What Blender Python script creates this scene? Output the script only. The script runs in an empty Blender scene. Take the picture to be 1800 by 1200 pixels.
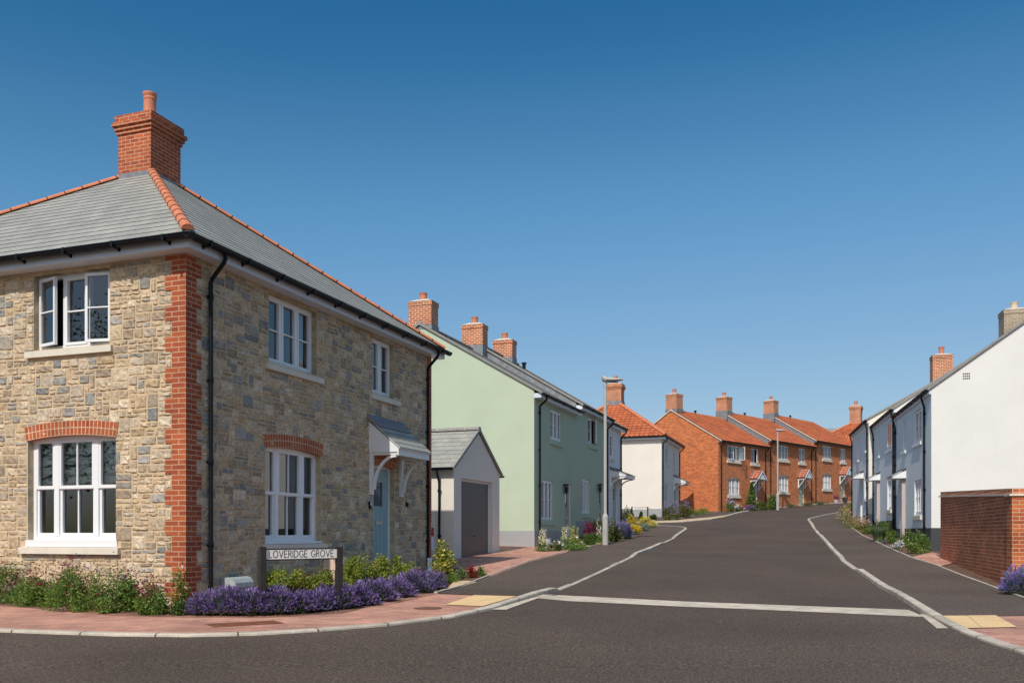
import bpy, bmesh, math, random
from mathutils import Vector, Matrix, noise
R = math.radians
scene = bpy.context.scene
COL = scene.collection
random.seed(11)

# ------------------------------------------------------------------ camera, sky, sun, exposure
FPX, CX, CY = 1600.0, 900.0, 935.0          # the photograph's focal length, principal column and horizon (1800 px wide)
cam_d = bpy.data.cameras.new('camera'); cam = bpy.data.objects.new('camera', cam_d); COL.objects.link(cam)
cam.location = (0, 0, 0); cam.rotation_euler = (R(90), 0, 0)
cam_d.sensor_width = 36; cam_d.lens = 36 * FPX / 1800.0; cam_d.shift_y = (CY - 600) / 1800.0
cam_d.clip_start = .1; cam_d.clip_end = 3000
scene.camera = cam
SUN_DIR = Vector((-.365, -.931, 0)).normalized(); SUN_EL = R(47)
world = bpy.data.worlds.new('World'); scene.world = world; world.use_nodes = True
wn = world.node_tree.nodes; wl = world.node_tree.links
sky = wn.new('ShaderNodeTexSky'); sky.sky_type = 'NISHITA'; sky.sun_disc = False
sky.sun_elevation = SUN_EL; sky.sun_rotation = math.atan2(SUN_DIR.x, SUN_DIR.y)
sky.altitude = 0; sky.air_density = 1.0; sky.dust_density = 1.6; sky.ozone_density = 2.4
s0_ = wn.new('ShaderNodeVectorMath'); s0_.operation = 'SCALE'; s0_.inputs[3].default_value = .1
cv = wn.new('ShaderNodeRGBCurve'); s1_ = wn.new('ShaderNodeVectorMath'); s1_.operation = 'SCALE'; s1_.inputs[3].default_value = 10
for ch, pts_ in ((0, [(.102, .024), (.125, .061), (.162, .122), (.279, .275), (.41, .42)]), (1, [(.168, .141), (.205, .212), (.262, .314), (.423, .474), (.5, .55)]), (2, [(.301, .332), (.356, .429), (.434, .565), (.597, .694)])):
    for p_ in pts_: cv.mapping.curves[ch].points.new(*p_)
cv.mapping.update()
wl.new(sky.outputs[0], s0_.inputs[0]); wl.new(s0_.outputs[0], cv.inputs[1]); wl.new(cv.outputs[0], s1_.inputs[0]); wl.new(s1_.outputs[0], wn['Background'].inputs[0]); wn['Background'].inputs[1].default_value = .10
sun_d = bpy.data.lights.new('sun', 'SUN'); sun_d.energy = 3.65; sun_d.angle = R(.5); sun_d.color = (1, .94, .85)
sun = bpy.data.objects.new('sun', sun_d); COL.objects.link(sun)
S = Vector((SUN_DIR.x * math.cos(SUN_EL), SUN_DIR.y * math.cos(SUN_EL), math.sin(SUN_EL)))
sun.rotation_euler = S.to_track_quat('Z', 'Y').to_euler(); sun.location = (-20, -40, 40)
vs = scene.view_settings
vs.view_transform = 'Standard'; vs.look = 'None'; vs.gamma = 1; vs.exposure = 0

# ------------------------------------------------------------------ materials
def srgb(r, g, b):
    f = lambda c: (c / 255 / 12.92) if c / 255 <= .04045 else ((c / 255 + .055) / 1.055) ** 2.4
    return (f(r), f(g), f(b), 1)
def newmat(name):
    m = bpy.data.materials.new(name); m.use_nodes = True
    nt = m.node_tree; b = nt.nodes['Principled BSDF']
    return m, nt.nodes, nt.links, b
def ramp(n, stops):
    r = n.new('ShaderNodeValToRGB'); e = r.color_ramp.elements
    e[0].position, e[0].color = stops[0]; e[1].position, e[1].color = stops[-1]
    for p, c in stops[1:-1]:
        x = e.new(p); x.color = c
    return r
def scl(c, k): return (c[0] * k, c[1] * k, c[2] * k, 1)
def mat(name, c, rough=.6, var=.12, scale=3, bump=0, bscale=60, metal=0, spec=.5, fine=0):
    m, n, l, b = newmat(name)
    tc = n.new('ShaderNodeTexCoord')
    nz = n.new('ShaderNodeTexNoise'); nz.inputs['Scale'].default_value = scale; nz.inputs['Detail'].default_value = 6
    l.new(tc.outputs['Object'], nz.inputs['Vector'])
    r = ramp(n, [(.3, scl(c, 1 - var)), (.7, scl(c, 1 + var))]); l.new(nz.outputs[0], r.inputs[0])
    out = r.outputs[0]
    if fine:
        n2 = n.new('ShaderNodeTexNoise'); n2.inputs['Scale'].default_value = bscale; n2.inputs['Detail'].default_value = 2
        l.new(tc.outputs['Object'], n2.inputs['Vector'])
        r2 = ramp(n, [(.3, (1 - fine,) * 3 + (1,)), (.7, (1 + fine,) * 3 + (1,))]); l.new(n2.outputs[0], r2.inputs[0])
        mx = n.new('ShaderNodeMix'); mx.data_type = 'RGBA'; mx.blend_type = 'MULTIPLY'; mx.inputs[0].default_value = 1
        l.new(out, mx.inputs[6]); l.new(r2.outputs[0], mx.inputs[7]); out = mx.outputs[2]
    l.new(out, b.inputs['Base Color'])
    b.inputs['Roughness'].default_value = rough; b.inputs['Metallic'].default_value = metal
    b.inputs['Specular IOR Level'].default_value = spec
    if bump:
        bz = n.new('ShaderNodeTexNoise'); bz.inputs['Scale'].default_value = bscale; bz.inputs['Detail'].default_value = 4
        l.new(tc.outputs['Object'], bz.inputs['Vector'])
        bp = n.new('ShaderNodeBump'); bp.inputs['Strength'].default_value = bump; bp.inputs['Distance'].default_value = .01
        l.new(bz.outputs[0], bp.inputs['Height']); l.new(bp.outputs[0], b.inputs['Normal'])
    return m
def brickmat(name, c1, c2, mortar, bw=.225, bh=.075, ms=.011, off=.5, rough=.85, bump=.5, bias=0, wear=.18, wscale=1.5, msm=.1, third=None):
    m, n, l, b = newmat(name)
    uv = n.new('ShaderNodeUVMap')
    bt = n.new('ShaderNodeTexBrick'); bt.offset = off; bt.inputs['Scale'].default_value = 1
    bt.inputs['Brick Width'].default_value = bw; bt.inputs['Row Height'].default_value = bh
    bt.inputs['Mortar Size'].default_value = ms; bt.inputs['Mortar Smooth'].default_value = msm; bt.inputs['Bias'].default_value = bias
    bt.inputs['Color1'].default_value = c1; bt.inputs['Color2'].default_value = c2; bt.inputs['Mortar'].default_value = mortar
    l.new(uv.outputs[0], bt.inputs['Vector'])
    nz = n.new('ShaderNodeTexNoise'); nz.inputs['Scale'].default_value = wscale; nz.inputs['Detail'].default_value = 8
    tc = n.new('ShaderNodeTexCoord'); l.new(tc.outputs['Object'], nz.inputs['Vector'])
    r = ramp(n, [(.3, (1 - wear,) * 3 + (1,)), (.7, (1 + wear,) * 3 + (1,))]); l.new(nz.outputs[0], r.inputs[0])
    n2 = n.new('ShaderNodeTexNoise'); n2.inputs['Scale'].default_value = 40; n2.inputs['Detail'].default_value = 3
    l.new(tc.outputs['Object'], n2.inputs['Vector'])
    r2 = ramp(n, [(.3, (.86,) * 3 + (1,)), (.7, (1.12,) * 3 + (1,))]); l.new(n2.outputs[0], r2.inputs[0])
    mx = n.new('ShaderNodeMix'); mx.data_type = 'RGBA'; mx.blend_type = 'MULTIPLY'; mx.inputs[0].default_value = 1
    l.new(bt.outputs[0], mx.inputs[6]); l.new(r.outputs[0], mx.inputs[7])
    m2 = n.new('ShaderNodeMix'); m2.data_type = 'RGBA'; m2.blend_type = 'MULTIPLY'; m2.inputs[0].default_value = 1
    l.new(mx.outputs[2], m2.inputs[6]); l.new(r2.outputs[0], m2.inputs[7])
    l.new(m2.outputs[2], b.inputs['Base Color'])
    b.inputs['Roughness'].default_value = rough
    if bump:
        inv = n.new('ShaderNodeMath'); inv.operation = 'MULTIPLY_ADD'; inv.inputs[1].default_value = -1; inv.inputs[2].default_value = 1
        l.new(bt.outputs['Fac'], inv.inputs[0])
        ad = n.new('ShaderNodeMath'); ad.operation = 'MULTIPLY_ADD'; ad.inputs[1].default_value = .35
        l.new(n2.outputs[0], ad.inputs[0]); l.new(inv.outputs[0], ad.inputs[2])
        bp = n.new('ShaderNodeBump'); bp.inputs['Strength'].default_value = bump; bp.inputs['Distance'].default_value = .008
        l.new(ad.outputs[0], bp.inputs['Height']); l.new(bp.outputs[0], b.inputs['Normal'])
    return m

M = {}
M['asphalt'] = None
def asphalt(name, c):
    m, n, l, b = newmat(name)
    tc = n.new('ShaderNodeTexCoord')
    a = n.new('ShaderNodeTexNoise'); a.inputs['Scale'].default_value = .35; a.inputs['Detail'].default_value = 7
    f = n.new('ShaderNodeTexNoise'); f.inputs['Scale'].default_value = 42; f.inputs['Detail'].default_value = 3
    v = n.new('ShaderNodeTexVoronoi'); v.inputs['Scale'].default_value = 55
    for t in (a, f, v): l.new(tc.outputs['Object'], t.inputs['Vector'])
    r = ramp(n, [(.25, scl(c, .78)), (.5, scl(c, 1.0)), (.75, scl(c, 1.2))]); l.new(a.outputs[0], r.inputs[0])
    r2 = ramp(n, [(.30, (.42,) * 3 + (1,)), (.5, (.98,) * 3 + (1,)), (.70, (1.85,) * 3 + (1,))]); l.new(f.outputs[0], r2.inputs[0])
    mx = n.new('ShaderNodeMix'); mx.data_type = 'RGBA'; mx.blend_type = 'MULTIPLY'; mx.inputs[0].default_value = 1
    l.new(r.outputs[0], mx.inputs[6]); l.new(r2.outputs[0], mx.inputs[7])
    rv = ramp(n, [(.0, (1,) * 3 + (1,)), (.93, (1,) * 3 + (1,)), (.97, (2.2,) * 3 + (1,))]); l.new(v.outputs['Color'], rv.inputs[0])
    m2 = n.new('ShaderNodeMix'); m2.data_type = 'RGBA'; m2.blend_type = 'MULTIPLY'; m2.inputs[0].default_value = 1
    l.new(mx.outputs[2], m2.inputs[6]); l.new(rv.outputs[0], m2.inputs[7])
    l.new(m2.outputs[2], b.inputs['Base Color']); b.inputs['Roughness'].default_value = .9
    b.inputs['Specular IOR Level'].default_value = .25
    bp = n.new('ShaderNodeBump'); bp.inputs['Strength'].default_value = .5; bp.inputs['Distance'].default_value = .006
    l.new(f.outputs[0], bp.inputs['Height']); l.new(bp.outputs[0], b.inputs['Normal'])
    return m
M['asphalt'] = asphalt('asphalt', (.090, .0665, .052, 1))
M['asphalt2'] = asphalt('asphalt_pavement', (.104, .079, .063, 1))
M['soil'] = mat('soil', (.075, .042, .026, 1), .95, .4, 9, 1, 30, fine=.4)
M['grass'] = mat('grass_ground', (.05, .08, .025, 1), .95, .4, .6, 1, 20)
M['kerb'] = brickmat('kerb_concrete', (.57, .50, .40, 1), (.45, .39, .315, 1), (.10, .085, .07, 1), bw=.914, bh=50, ms=.011, off=0, bump=.2, wear=.22, wscale=3)
M['kerbstrip'] = brickmat('concrete_strip', (.60, .52, .41, 1), (.52, .45, .355, 1), (.22, .19, .15, 1), bw=.914, bh=50, ms=.005, off=0, bump=.2, wear=.2, wscale=4)
M['paving'] = brickmat('red_block_paving', (.58, .29, .20, 1), (.38, .18, .14, 1), (.44, .28, .20, 1), bw=.2, bh=.1, ms=.005, wear=.25, wscale=.9, bias=-.1)
M['tactile'] = brickmat('buff_tactile_slab', (.80, .56, .28, 1), (.76, .52, .26, 1), (.42, .28, .13, 1), bw=.4, bh=.4, ms=.006, off=0, wear=.1)
M['sand'] = mat('buff_gravel_slab', (.60, .44, .26, 1), .9, .15, 4, .3, 40)
M['mortar'] = mat('sandy_mortar', (.60, .45, .285, 1), .95, .15, 6, .8, 70)
M['brick_red'] = brickmat('orange_red_brick', (.45, .105, .032, 1), (.30, .058, .022, 1), (.55, .36, .23, 1), ms=.0065, bias=0)
M['brick_terrace'] = brickmat('terrace_brick', (.74, .195, .048, 1), (.36, .070, .022, 1), (.62, .32, .16, 1), ms=.009, wear=.09, bias=0)
M['brick_wall'] = brickmat('garden_wall_brick', (.56, .155, .048, 1), (.32, .070, .026, 1), (.58, .36, .21, 1), ms=.008, bias=0)
M['brick_chim'] = brickmat('chimney_brick', (.50, .135, .040, 1), (.32, .068, .024, 1), (.76, .55, .38, 1), ms=.0105, bias=0)
M['brick_buff'] = brickmat('buff_grey_brick', (.36, .27, .18, 1), (.26, .20, .14, 1), (.5, .42, .33, 1), ms=.011)
M['soldier'] = brickmat('soldier_brick', (.58, .16, .05, 1), (.36, .08, .03, 1), (.60, .40, .26, 1), bw=.1125, bh=.075, ms=.009, off=0)
M['slate'] = brickmat('grey_slate', (.375, .37, .32, 1), (.315, .31, .275, 1), (.15, .15, .145, 1), bw=.3, bh=.26, ms=.005, msm=0, rough=.55, wear=.12, bump=.35, wscale=2)
M['slate_edge'] = mat('slate_edge', (.11, .11, .11, 1), .8, .2, 6)
M['lead'] = mat('grey_lead', (.20, .21, .225, 1), .55, .25, 6)
M['pantile'] = brickmat('orange_pantile', (.58, .165, .058, 1), (.43, .112, .042, 1), (.17, .045, .022, 1), bw=.3, bh=.33, ms=.016, off=0, rough=.75, wear=.2, bump=.2, wscale=1.2)
M['pantile_pale'] = mat('weathered_pantile', (.44, .17, .10, 1), .8, .2, 4, .4, 30)
M['ridge'] = mat('terracotta_ridge', (.60, .20, .095, 1), .75, .15, 4, .3, 40)
M['ridge_grey'] = mat('grey_ridge', (.26, .25, .235, 1), .8, .15, 4)
M['pot'] = mat('terracotta_pot', (.56, .20, .11, 1), .7, .15, 5)
M['pot_buff'] = mat('buff_pot', (.62, .50, .36, 1), .7, .1, 5)
M['cap'] = mat('mortar_flaunching', (.66, .56, .46, 1), .9, .12, 8)
M['white'] = mat('white_upvc', (.82, .83, .84, 1), .3, .02, 2)
M['trim_shaded'] = mat('blue_shaded_trim', (.64, .69, .76, 1), .35, .02, 2)  # white fascias and pale frames, with their bluish shade put into the colour
M['sill'] = mat('cast_stone', (.72, .66, .55, 1), .85, .06, 5, .2, 60)
M['black'] = mat('black_plastic', (.008, .010, .014, 1), .42, .1, 3, spec=.22)
M['dark_metal'] = mat('dark_brown_metal', (.03, .024, .022, 1), .45, .2, 4)
def render_wall(name, c, var=.035):
    return mat(name, c, .92, var, .9, .4, 40, fine=.035)
M['r_green'] = render_wall('pale_green_render', (.48, .555, .415, 1))
M['r_white'] = render_wall('white_render', (.75, .74, .71, 1))
M['r_blue'] = render_wall('pale_blue_render', (.80, .84, .85, 1))
M['r_lilac'] = render_wall('off_white_render', (.80, .80, .80, 1))
M['r_cream'] = render_wall('cream_render', (.80, .74, .65, 1))
M['r_greige'] = render_wall('garage_render', (.76, .71, .62, 1))
M['plinth'] = render_wall('grey_plinth', (.36, .36, .365, 1))
M['plinth_dark'] = render_wall('charcoal_plinth', (.055, .056, .062, 1))
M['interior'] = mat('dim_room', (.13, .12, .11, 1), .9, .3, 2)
M['blind'] = brickmat('day_night_blind', (.78, .80, .72, 1), (.78, .80, .72, 1), (.10, .11, .11, 1), bw=50, bh=.15, ms=.028, off=0, bump=0, wear=.05, msm=0)
M['blind_plain'] = mat('roller_blind', (.7, .68, .62, 1), .9, .05, 3)
M['curtain'] = mat('white_curtain', (.8, .79, .76, 1), .9, .06, 5)
M['curtain_pink'] = mat('pink_check_curtain', (.5, .2, .2, 1), .9, .3, 12)
M['doorblue'] = mat('powder_blue_door', (.30, .45, .50, 1), .4, .04, 2)
M['doorsage'] = mat('sage_door', (.36, .35, .25, 1), .4, .04, 2)
M['doorgrey'] = mat('stone_grey_door', (.36, .34, .30, 1), .4, .04, 2)
M['doorteal'] = mat('pale_teal_door', (.34, .50, .52, 1), .4, .04, 2)
M['surround'] = mat('pink_grey_surround', (.50, .42, .39, 1), .7, .06, 3)
M['steel'] = mat('brushed_steel', (.6, .58, .54, 1), .3, .05, 4, metal=.8)
M['galv'] = mat('galvanised_column', (.42, .41, .38, 1), .6, .08, 3)
M['signwhite'] = mat('sign_face', (.80, .78, .72, 1), .4, .02, 2)
M['ink'] = mat('black_lettering', (.02, .02, .02, 1), .5, .05, 2)
M['rust'] = mat('rusty_iron', (.20, .075, .04, 1), .8, .3, 12, .5, 60)
M['iron'] = mat('brown_iron', (.17, .085, .055, 1), .7, .3, 12, .5, 60)
M['carwhite'] = mat('white_car_paint', (.78, .79, .8, 1), .12, .01, 2)
M['carglass'] = mat('dark_car_glass', (.01, .012, .015, 1), .05, .05, 2)
M['rubber'] = mat('tyre_rubber', (.02, .02, .02, 1), .8, .1, 5)
M['lampred'] = mat('red_lens', (.4, .02, .02, 1), .2, .05, 5)
M['meter'] = mat('pale_meter_box', (.38, .42, .42, 1), .6, .12, 14)
M['meter_cream'] = mat('peach_meter_box', (.72, .52, .40, 1), .6, .06, 6)
M['wood'] = mat('dark_planter', (.045, .03, .028, 1), .7, .2, 8)
M['zinc'] = mat('pale_zinc', (.55, .58, .62, 1), .45, .12, 6, metal=.2)
M['mulch'] = mat('bark_mulch', (.13, .07, .045, 1), .95, .4, 14, 1, 40)

def garagemat():
    m, n, l, b = newmat('ribbed_garage_door')
    b.inputs['Base Color'].default_value = (.24, .22, .215, 1); b.inputs['Roughness'].default_value = .42
    b.inputs['Metallic'].default_value = .5
    return m
M['garage_door'] = garagemat()

def glassmat(name, refl=1.0, tint=(.75, .8, .82, 1)):
    m, n, l, b = newmat(name)
    n.remove(b); out = n['Material Output']
    tr = n.new('ShaderNodeBsdfTransparent'); tr.inputs[0].default_value = tint
    gl = n.new('ShaderNodeBsdfGlossy'); gl.inputs['Roughness'].default_value = .01; gl.inputs[0].default_value = (.95, .97, 1, 1)
    fr = n.new('ShaderNodeFresnel'); fr.inputs[0].default_value = 1.75
    # old panes are slightly wavy
    tc = n.new('ShaderNodeTexCoord'); nz = n.new('ShaderNodeTexNoise'); nz.inputs['Scale'].default_value = 1.6
    l.new(tc.outputs['Object'], nz.inputs['Vector'])
    bp = n.new('ShaderNodeBump'); bp.inputs['Strength'].default_value = .01; bp.inputs['Distance'].default_value = .01
    l.new(nz.outputs[0], bp.inputs['Height']); l.new(bp.outputs[0], gl.inputs['Normal'])
    mu = n.new('ShaderNodeMath'); mu.operation = 'MULTIPLY'; mu.use_clamp = True; mu.inputs[1].default_value = 1.45 * refl
    l.new(fr.outputs[0], mu.inputs[0])
    mix = n.new('ShaderNodeMixShader'); l.new(mu.outputs[0], mix.inputs[0]); l.new(tr.outputs[0], mix.inputs[1]); l.new(gl.outputs[0], mix.inputs[2])
    l.new(mix.outputs[0], out.inputs[0])
    return m
M['glass'] = glassmat('window_glass')

def stonemat():
    m, n, l, b = newmat('rubble_stone')
    at = n.new('ShaderNodeAttribute'); at.attribute_name = 'tint'
    tc = n.new('ShaderNodeTexCoord')
    a = n.new('ShaderNodeTexNoise'); a.inputs['Scale'].default_value = 19; a.inputs['Detail'].default_value = 8; a.inputs['Roughness'].default_value = .65
    l.new(tc.outputs['Object'], a.inputs['Vector'])
    r = ramp(n, [(.32, (.56, .54, .52, 1)), (.5, (.98, .96, .93, 1)), (.68, (1.32, 1.29, 1.22, 1))]); l.new(a.outputs[0], r.inputs[0])
    mx = n.new('ShaderNodeMix'); mx.data_type = 'RGBA'; mx.blend_type = 'MULTIPLY'; mx.inputs[0].default_value = 1
    l.new(at.outputs['Color'], mx.inputs[6]); l.new(r.outputs[0], mx.inputs[7])
    # rusty bleed on some of the stones
    o = n.new('ShaderNodeTexNoise'); o.inputs['Scale'].default_value = 4.5; o.inputs['Detail'].default_value = 5
    l.new(tc.outputs['Object'], o.inputs['Vector'])
    ro = ramp(n, [(.52, (0, 0, 0, 1)), (.72, (.55, .55, .55, 1))]); l.new(o.outputs[0], ro.inputs[0])
    m2 = n.new('ShaderNodeMix'); m2.data_type = 'RGBA'; l.new(ro.outputs[0], m2.inputs[0])
    l.new(mx.outputs[2], m2.inputs[6]); m2.inputs[7].default_value = (.50, .35, .20, 1)
    l.new(m2.outputs[2], b.inputs['Base Color']); b.inputs['Roughness'].default_value = .88
    g = n.new('ShaderNodeTexNoise'); g.inputs['Scale'].default_value = 26; g.inputs['Detail'].default_value = 8
    l.new(tc.outputs['Object'], g.inputs['Vector'])
    bp = n.new('ShaderNodeBump'); bp.inputs['Strength'].default_value = .8; bp.inputs['Distance'].default_value = .014
    l.new(g.outputs[0], bp.inputs['Height']); l.new(bp.outputs[0], b.inputs['Normal'])
    return m
M['stone'] = stonemat()
M['reveal_stone'] = brickmat('reveal_stone', (.52, .42, .28, 1), (.34, .30, .23, 1), (.50, .38, .23, 1), bw=.24, bh=.115, ms=.01, wear=.25, wscale=6)
def leafmat(name, c, trans=.35):
    m, n, l, b = newmat(name)
    n2 = n.new('ShaderNodeTexNoise'); n2.inputs['Scale'].default_value = 9
    tc = n.new('ShaderNodeTexCoord'); l.new(tc.outputs['Object'], n2.inputs['Vector'])
    r = ramp(n, [(.3, scl(c, .65)), (.7, scl(c, 1.35))]); l.new(n2.outputs[0], r.inputs[0])
    l.new(r.outputs[0], b.inputs['Base Color']); b.inputs['Roughness'].default_value = .6
    b.inputs['Specular IOR Level'].default_value = .3
    t = n.new('ShaderNodeBsdfTranslucent'); l.new(r.outputs[0], t.inputs[0])
    mix = n.new('ShaderNodeMixShader'); mix.inputs[0].default_value = trans
    l.new(b.outputs[0], mix.inputs[1]); l.new(t.outputs[0], mix.inputs[2]); l.new(mix.outputs[0], n['Material Output'].inputs[0])
    return m
LF = dict(green=(.10, .17, .035, 1), mid=(.14, .24, .05, 1), bright=(.22, .32, .06, 1), dark=(.045, .085, .02, 1), olive=(.30, .30, .05, 1),
          gold=(.42, .38, .05, 1), silver=(.32, .38, .30, 1), greygreen=(.14, .19, .11, 1), burgundy=(.11, .02, .035, 1), brown=(.14, .08, .04, 1),
          purple=(.25, .17, .40, 1), violet=(.42, .33, .58, 1), deepviolet=(.12, .07, .22, 1), yellow=(.85, .60, .03, 1), paleyellow=(.75, .70, .28, 1), white=(.85, .84, .78, 1),
          pink=(.75, .38, .40, 1), palepink=(.82, .62, .55, 1), red=(.50, .03, .04, 1), crimson=(.32, .03, .08, 1), orange=(.75, .30, .16, 1), magenta=(.5, .06, .28, 1), blue=(.22, .24, .62, 1), redleaf=(.30, .05, .03, 1))
for k, c in LF.items(): M['l_' + k] = leafmat('leaf_' + k if k not in ('purple', 'violet') else 'petal_' + k, c)

# ------------------------------------------------------------------ terrain profile and pixel helpers
GT = [(-80, -1.25), (7.5, -1.25), (13, -1.13), (17.2, -1.1), (23.5, -.86), (29.5, -.62), (36, -.25), (42, .12), (50, .57), (55, .85), (64, 1.4), (70, 1.8), (75, 2.25), (81, 2.7), (90, 3.2), (110, 3.6), (2000, 3.6)]
def g(y):
    for (a, b), (c, d) in zip(GT, GT[1:]):
        if y <= c: return b + (d - b) * (y - a) / (c - a)
    return 3.6
def GP(px, py, dz=0.):                       # the ground point (x, y) seen at a place in the photograph
    y = 4.0
    while y < 200:
        if g(y) + dz >= (CY - py) / FPX * y: break
        y += .02
    return ((px - CX) / FPX * y, y)

# ------------------------------------------------------------------ mesh building
class MB:
    def __init__(s): s.v = []; s.f = []; s.mi = []; s.uv = []; s.col = []
    def face(s, pts, mi=0, uv=None, col=None):
        i = len(s.v); s.v += [tuple(p) for p in pts]; s.f.append(tuple(range(i, i + len(pts)))); s.mi.append(mi); s.uv.append(uv); s.col.append(col)
    def box(s, o, a, b, c, mi=0, col=None):       # corner o and three edge vectors
        o, a, b, c = Vector(o), Vector(a), Vector(b), Vector(c)
        P = [o, o + a, o + a + b, o + b, o + c, o + a + c, o + a + b + c, o + b + c]
        for q in ((0, 3, 2, 1), (4, 5, 6, 7), (0, 1, 5, 4), (1, 2, 6, 5), (2, 3, 7, 6), (3, 0, 4, 7)): s.face([P[k] for k in q], mi, None, col)
    def prism(s, poly, ext, mi=0):
        ext = Vector(ext); poly = [Vector(p) for p in poly]; top = [p + ext for p in poly]
        s.face(poly[::-1], mi); s.face(top, mi)
        for k in range(len(poly)):
            j = (k + 1) % len(poly); s.face([poly[k], poly[j], top[j], top[k]], mi)
    def tube(s, pts, r, n=8, mi=0, cap=True):
        pts = [Vector(p) for p in pts]; rings = []
        rr = r if isinstance(r, (list, tuple)) else [r] * len(pts)
        for k, p in enumerate(pts):
            if k == 0: t = pts[1] - p
            elif k == len(pts) - 1: t = p - pts[k - 1]
            else: t = (pts[k + 1] - p).normalized() + (p - pts[k - 1]).normalized()
            t.normalize(); up = Vector((0, 0, 1)) if abs(t.z) < .95 else Vector((0, 1, 0))
            a = t.cross(up).normalized(); b = t.cross(a)
            rings.append([p + (a * math.cos(2 * math.pi * q / n) + b * math.sin(2 * math.pi * q / n)) * rr[k] for q in range(n)])
        for k in range(len(rings) - 1):
            for q in range(n):
                j = (q + 1) % n; s.face([rings[k][q], rings[k][j], rings[k + 1][j], rings[k + 1][q]], mi)
        if cap: s.face(rings[0][::-1], mi); s.face(rings[-1], mi)
    def build(s, name, m, parent=None, smooth=False):
        off = Vector((0, 0, 0)); p = parent
        while p is not None: off += p.location; p = p.parent
        me = bpy.data.meshes.new(name)
        me.from_pydata([tuple(Vector(v) - off) for v in s.v], [], s.f)
        for x in (m if isinstance(m, (list, tuple)) else [m]): me.materials.append(x)
        me.polygons.foreach_set('material_index', s.mi)
        if smooth: me.polygons.foreach_set('use_smooth', [True] * len(s.f))
        ul = me.uv_layers.new(name='UVMap'); dat = [0.] * (2 * len(me.loops)); k = 0
        for f, uv in zip(s.f, s.uv):
            if uv is None:
                P = [Vector(s.v[i]) for i in f]; nr = Vector((0, 0, 0))
                for a in range(len(P)): nr += P[a].cross(P[(a + 1) % len(P)])
                if nr.length < 1e-12: nr = Vector((0, 0, 1))
                nr.normalize()
                if abs(nr.z) > .97: ua, va = Vector((1, 0, 0)), Vector((0, 1, 0))
                else:
                    ua = Vector((-nr.y, nr.x, 0)).normalized(); va = nr.cross(ua)
                    if abs(nr.z) < .1: va = Vector((0, 0, 1))
                uv = [(q.dot(ua), q.dot(va)) for q in P]
            for q in uv: dat[k] = q[0]; dat[k + 1] = q[1]; k += 2
        ul.data.foreach_set('uv', dat)
        if any(c is not None for c in s.col):
            ca = me.color_attributes.new('tint', 'FLOAT_COLOR', 'CORNER'); cd = []
            for f, c in zip(s.f, s.col): cd += list(c or (.5, .5, .5, 1)) * len(f)
            ca.data.foreach_set('color', cd)
        ob = bpy.data.objects.new(name, me); COL.objects.link(ob)
        if parent is not None: ob.parent = parent
        return ob
def tag(o, label, cat, group=None, kind=None):
    if label: o['label'] = label
    if cat: o['category'] = cat
    if group: o['group'] = group
    if kind: o['kind'] = kind
    return o
def empty(name, loc, label, cat, group=None):
    o = bpy.data.objects.new(name, None); COL.objects.link(o); o.location = loc; o.empty_display_size = .3
    return tag(o, label, cat, group)
class Frame:                                     # u along the wall, w outwards, z up
    def __init__(s, o, d, side=1):
        s.o = Vector((o[0], o[1], 0)); s.d = Vector((d[0], d[1], 0)).normalized(); s.n = Vector((s.d.y, -s.d.x, 0)) * side; s.side = side
    def P(s, u, w, z): return s.o + s.d * u + s.n * w + Vector((0, 0, z))
    def box(s, mb, u0, u1, w0, w1, z0, z1, mi=0): mb.box(s.P(u0, w0, z0), s.d * (u1 - u0), s.n * (w1 - w0), (0, 0, z1 - z0), mi)
    def at(s, u, w=0): q = s.P(u, w, 0); return Frame((q.x, q.y), s.d, s.side)

# ------------------------------------------------------------------ ground sheets
def flat(name, pts, dz, m, uvdir=None, parent=None, step=1.0):
    bm = bmesh.new(); vs_ = [bm.verts.new((p[0], p[1], 0)) for p in pts]; bm.faces.new(vs_)
    bmesh.ops.triangulate(bm, faces=bm.faces[:])
    ys = [p[1] for p in pts]; cuts = [y for y, _ in GT if min(ys) < y < max(ys)]
    for y in cuts:
        bmesh.ops.bisect_plane(bm, geom=bm.verts[:] + bm.edges[:] + bm.faces[:], plane_co=(0, y, 0), plane_no=(0, 1, 0))
    bm.normal_update()
    if sum(f.normal.z for f in bm.faces) < 0: bmesh.ops.reverse_faces(bm, faces=bm.faces[:])
    mb = MB(); d = Vector((uvdir[0], uvdir[1])).normalized() if uvdir else Vector((1, 0)); e = Vector((-d.y, d.x))
    for f in bm.faces:
        q = [v.co.copy() for v in f.verts]
        mb.face([(p.x, p.y, g(p.y) + dz) for p in q], 0, [(p.x * d.x + p.y * d.y, p.x * e.x + p.y * e.y) for p in q])
    bm.free()
    return mb.build(name, m, parent)
D1 = Vector((.3369, .9415)); D2 = Vector((-.9415, .3369))
px = lambda L, dz=0.05: [GP(a, b, dz) for a, b in L]
tag(flat('ground', [(-700, -80), (700, -80), (700, 900), (-700, 900)], -.10, M['grass']), None, None, kind='structure')
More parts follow.
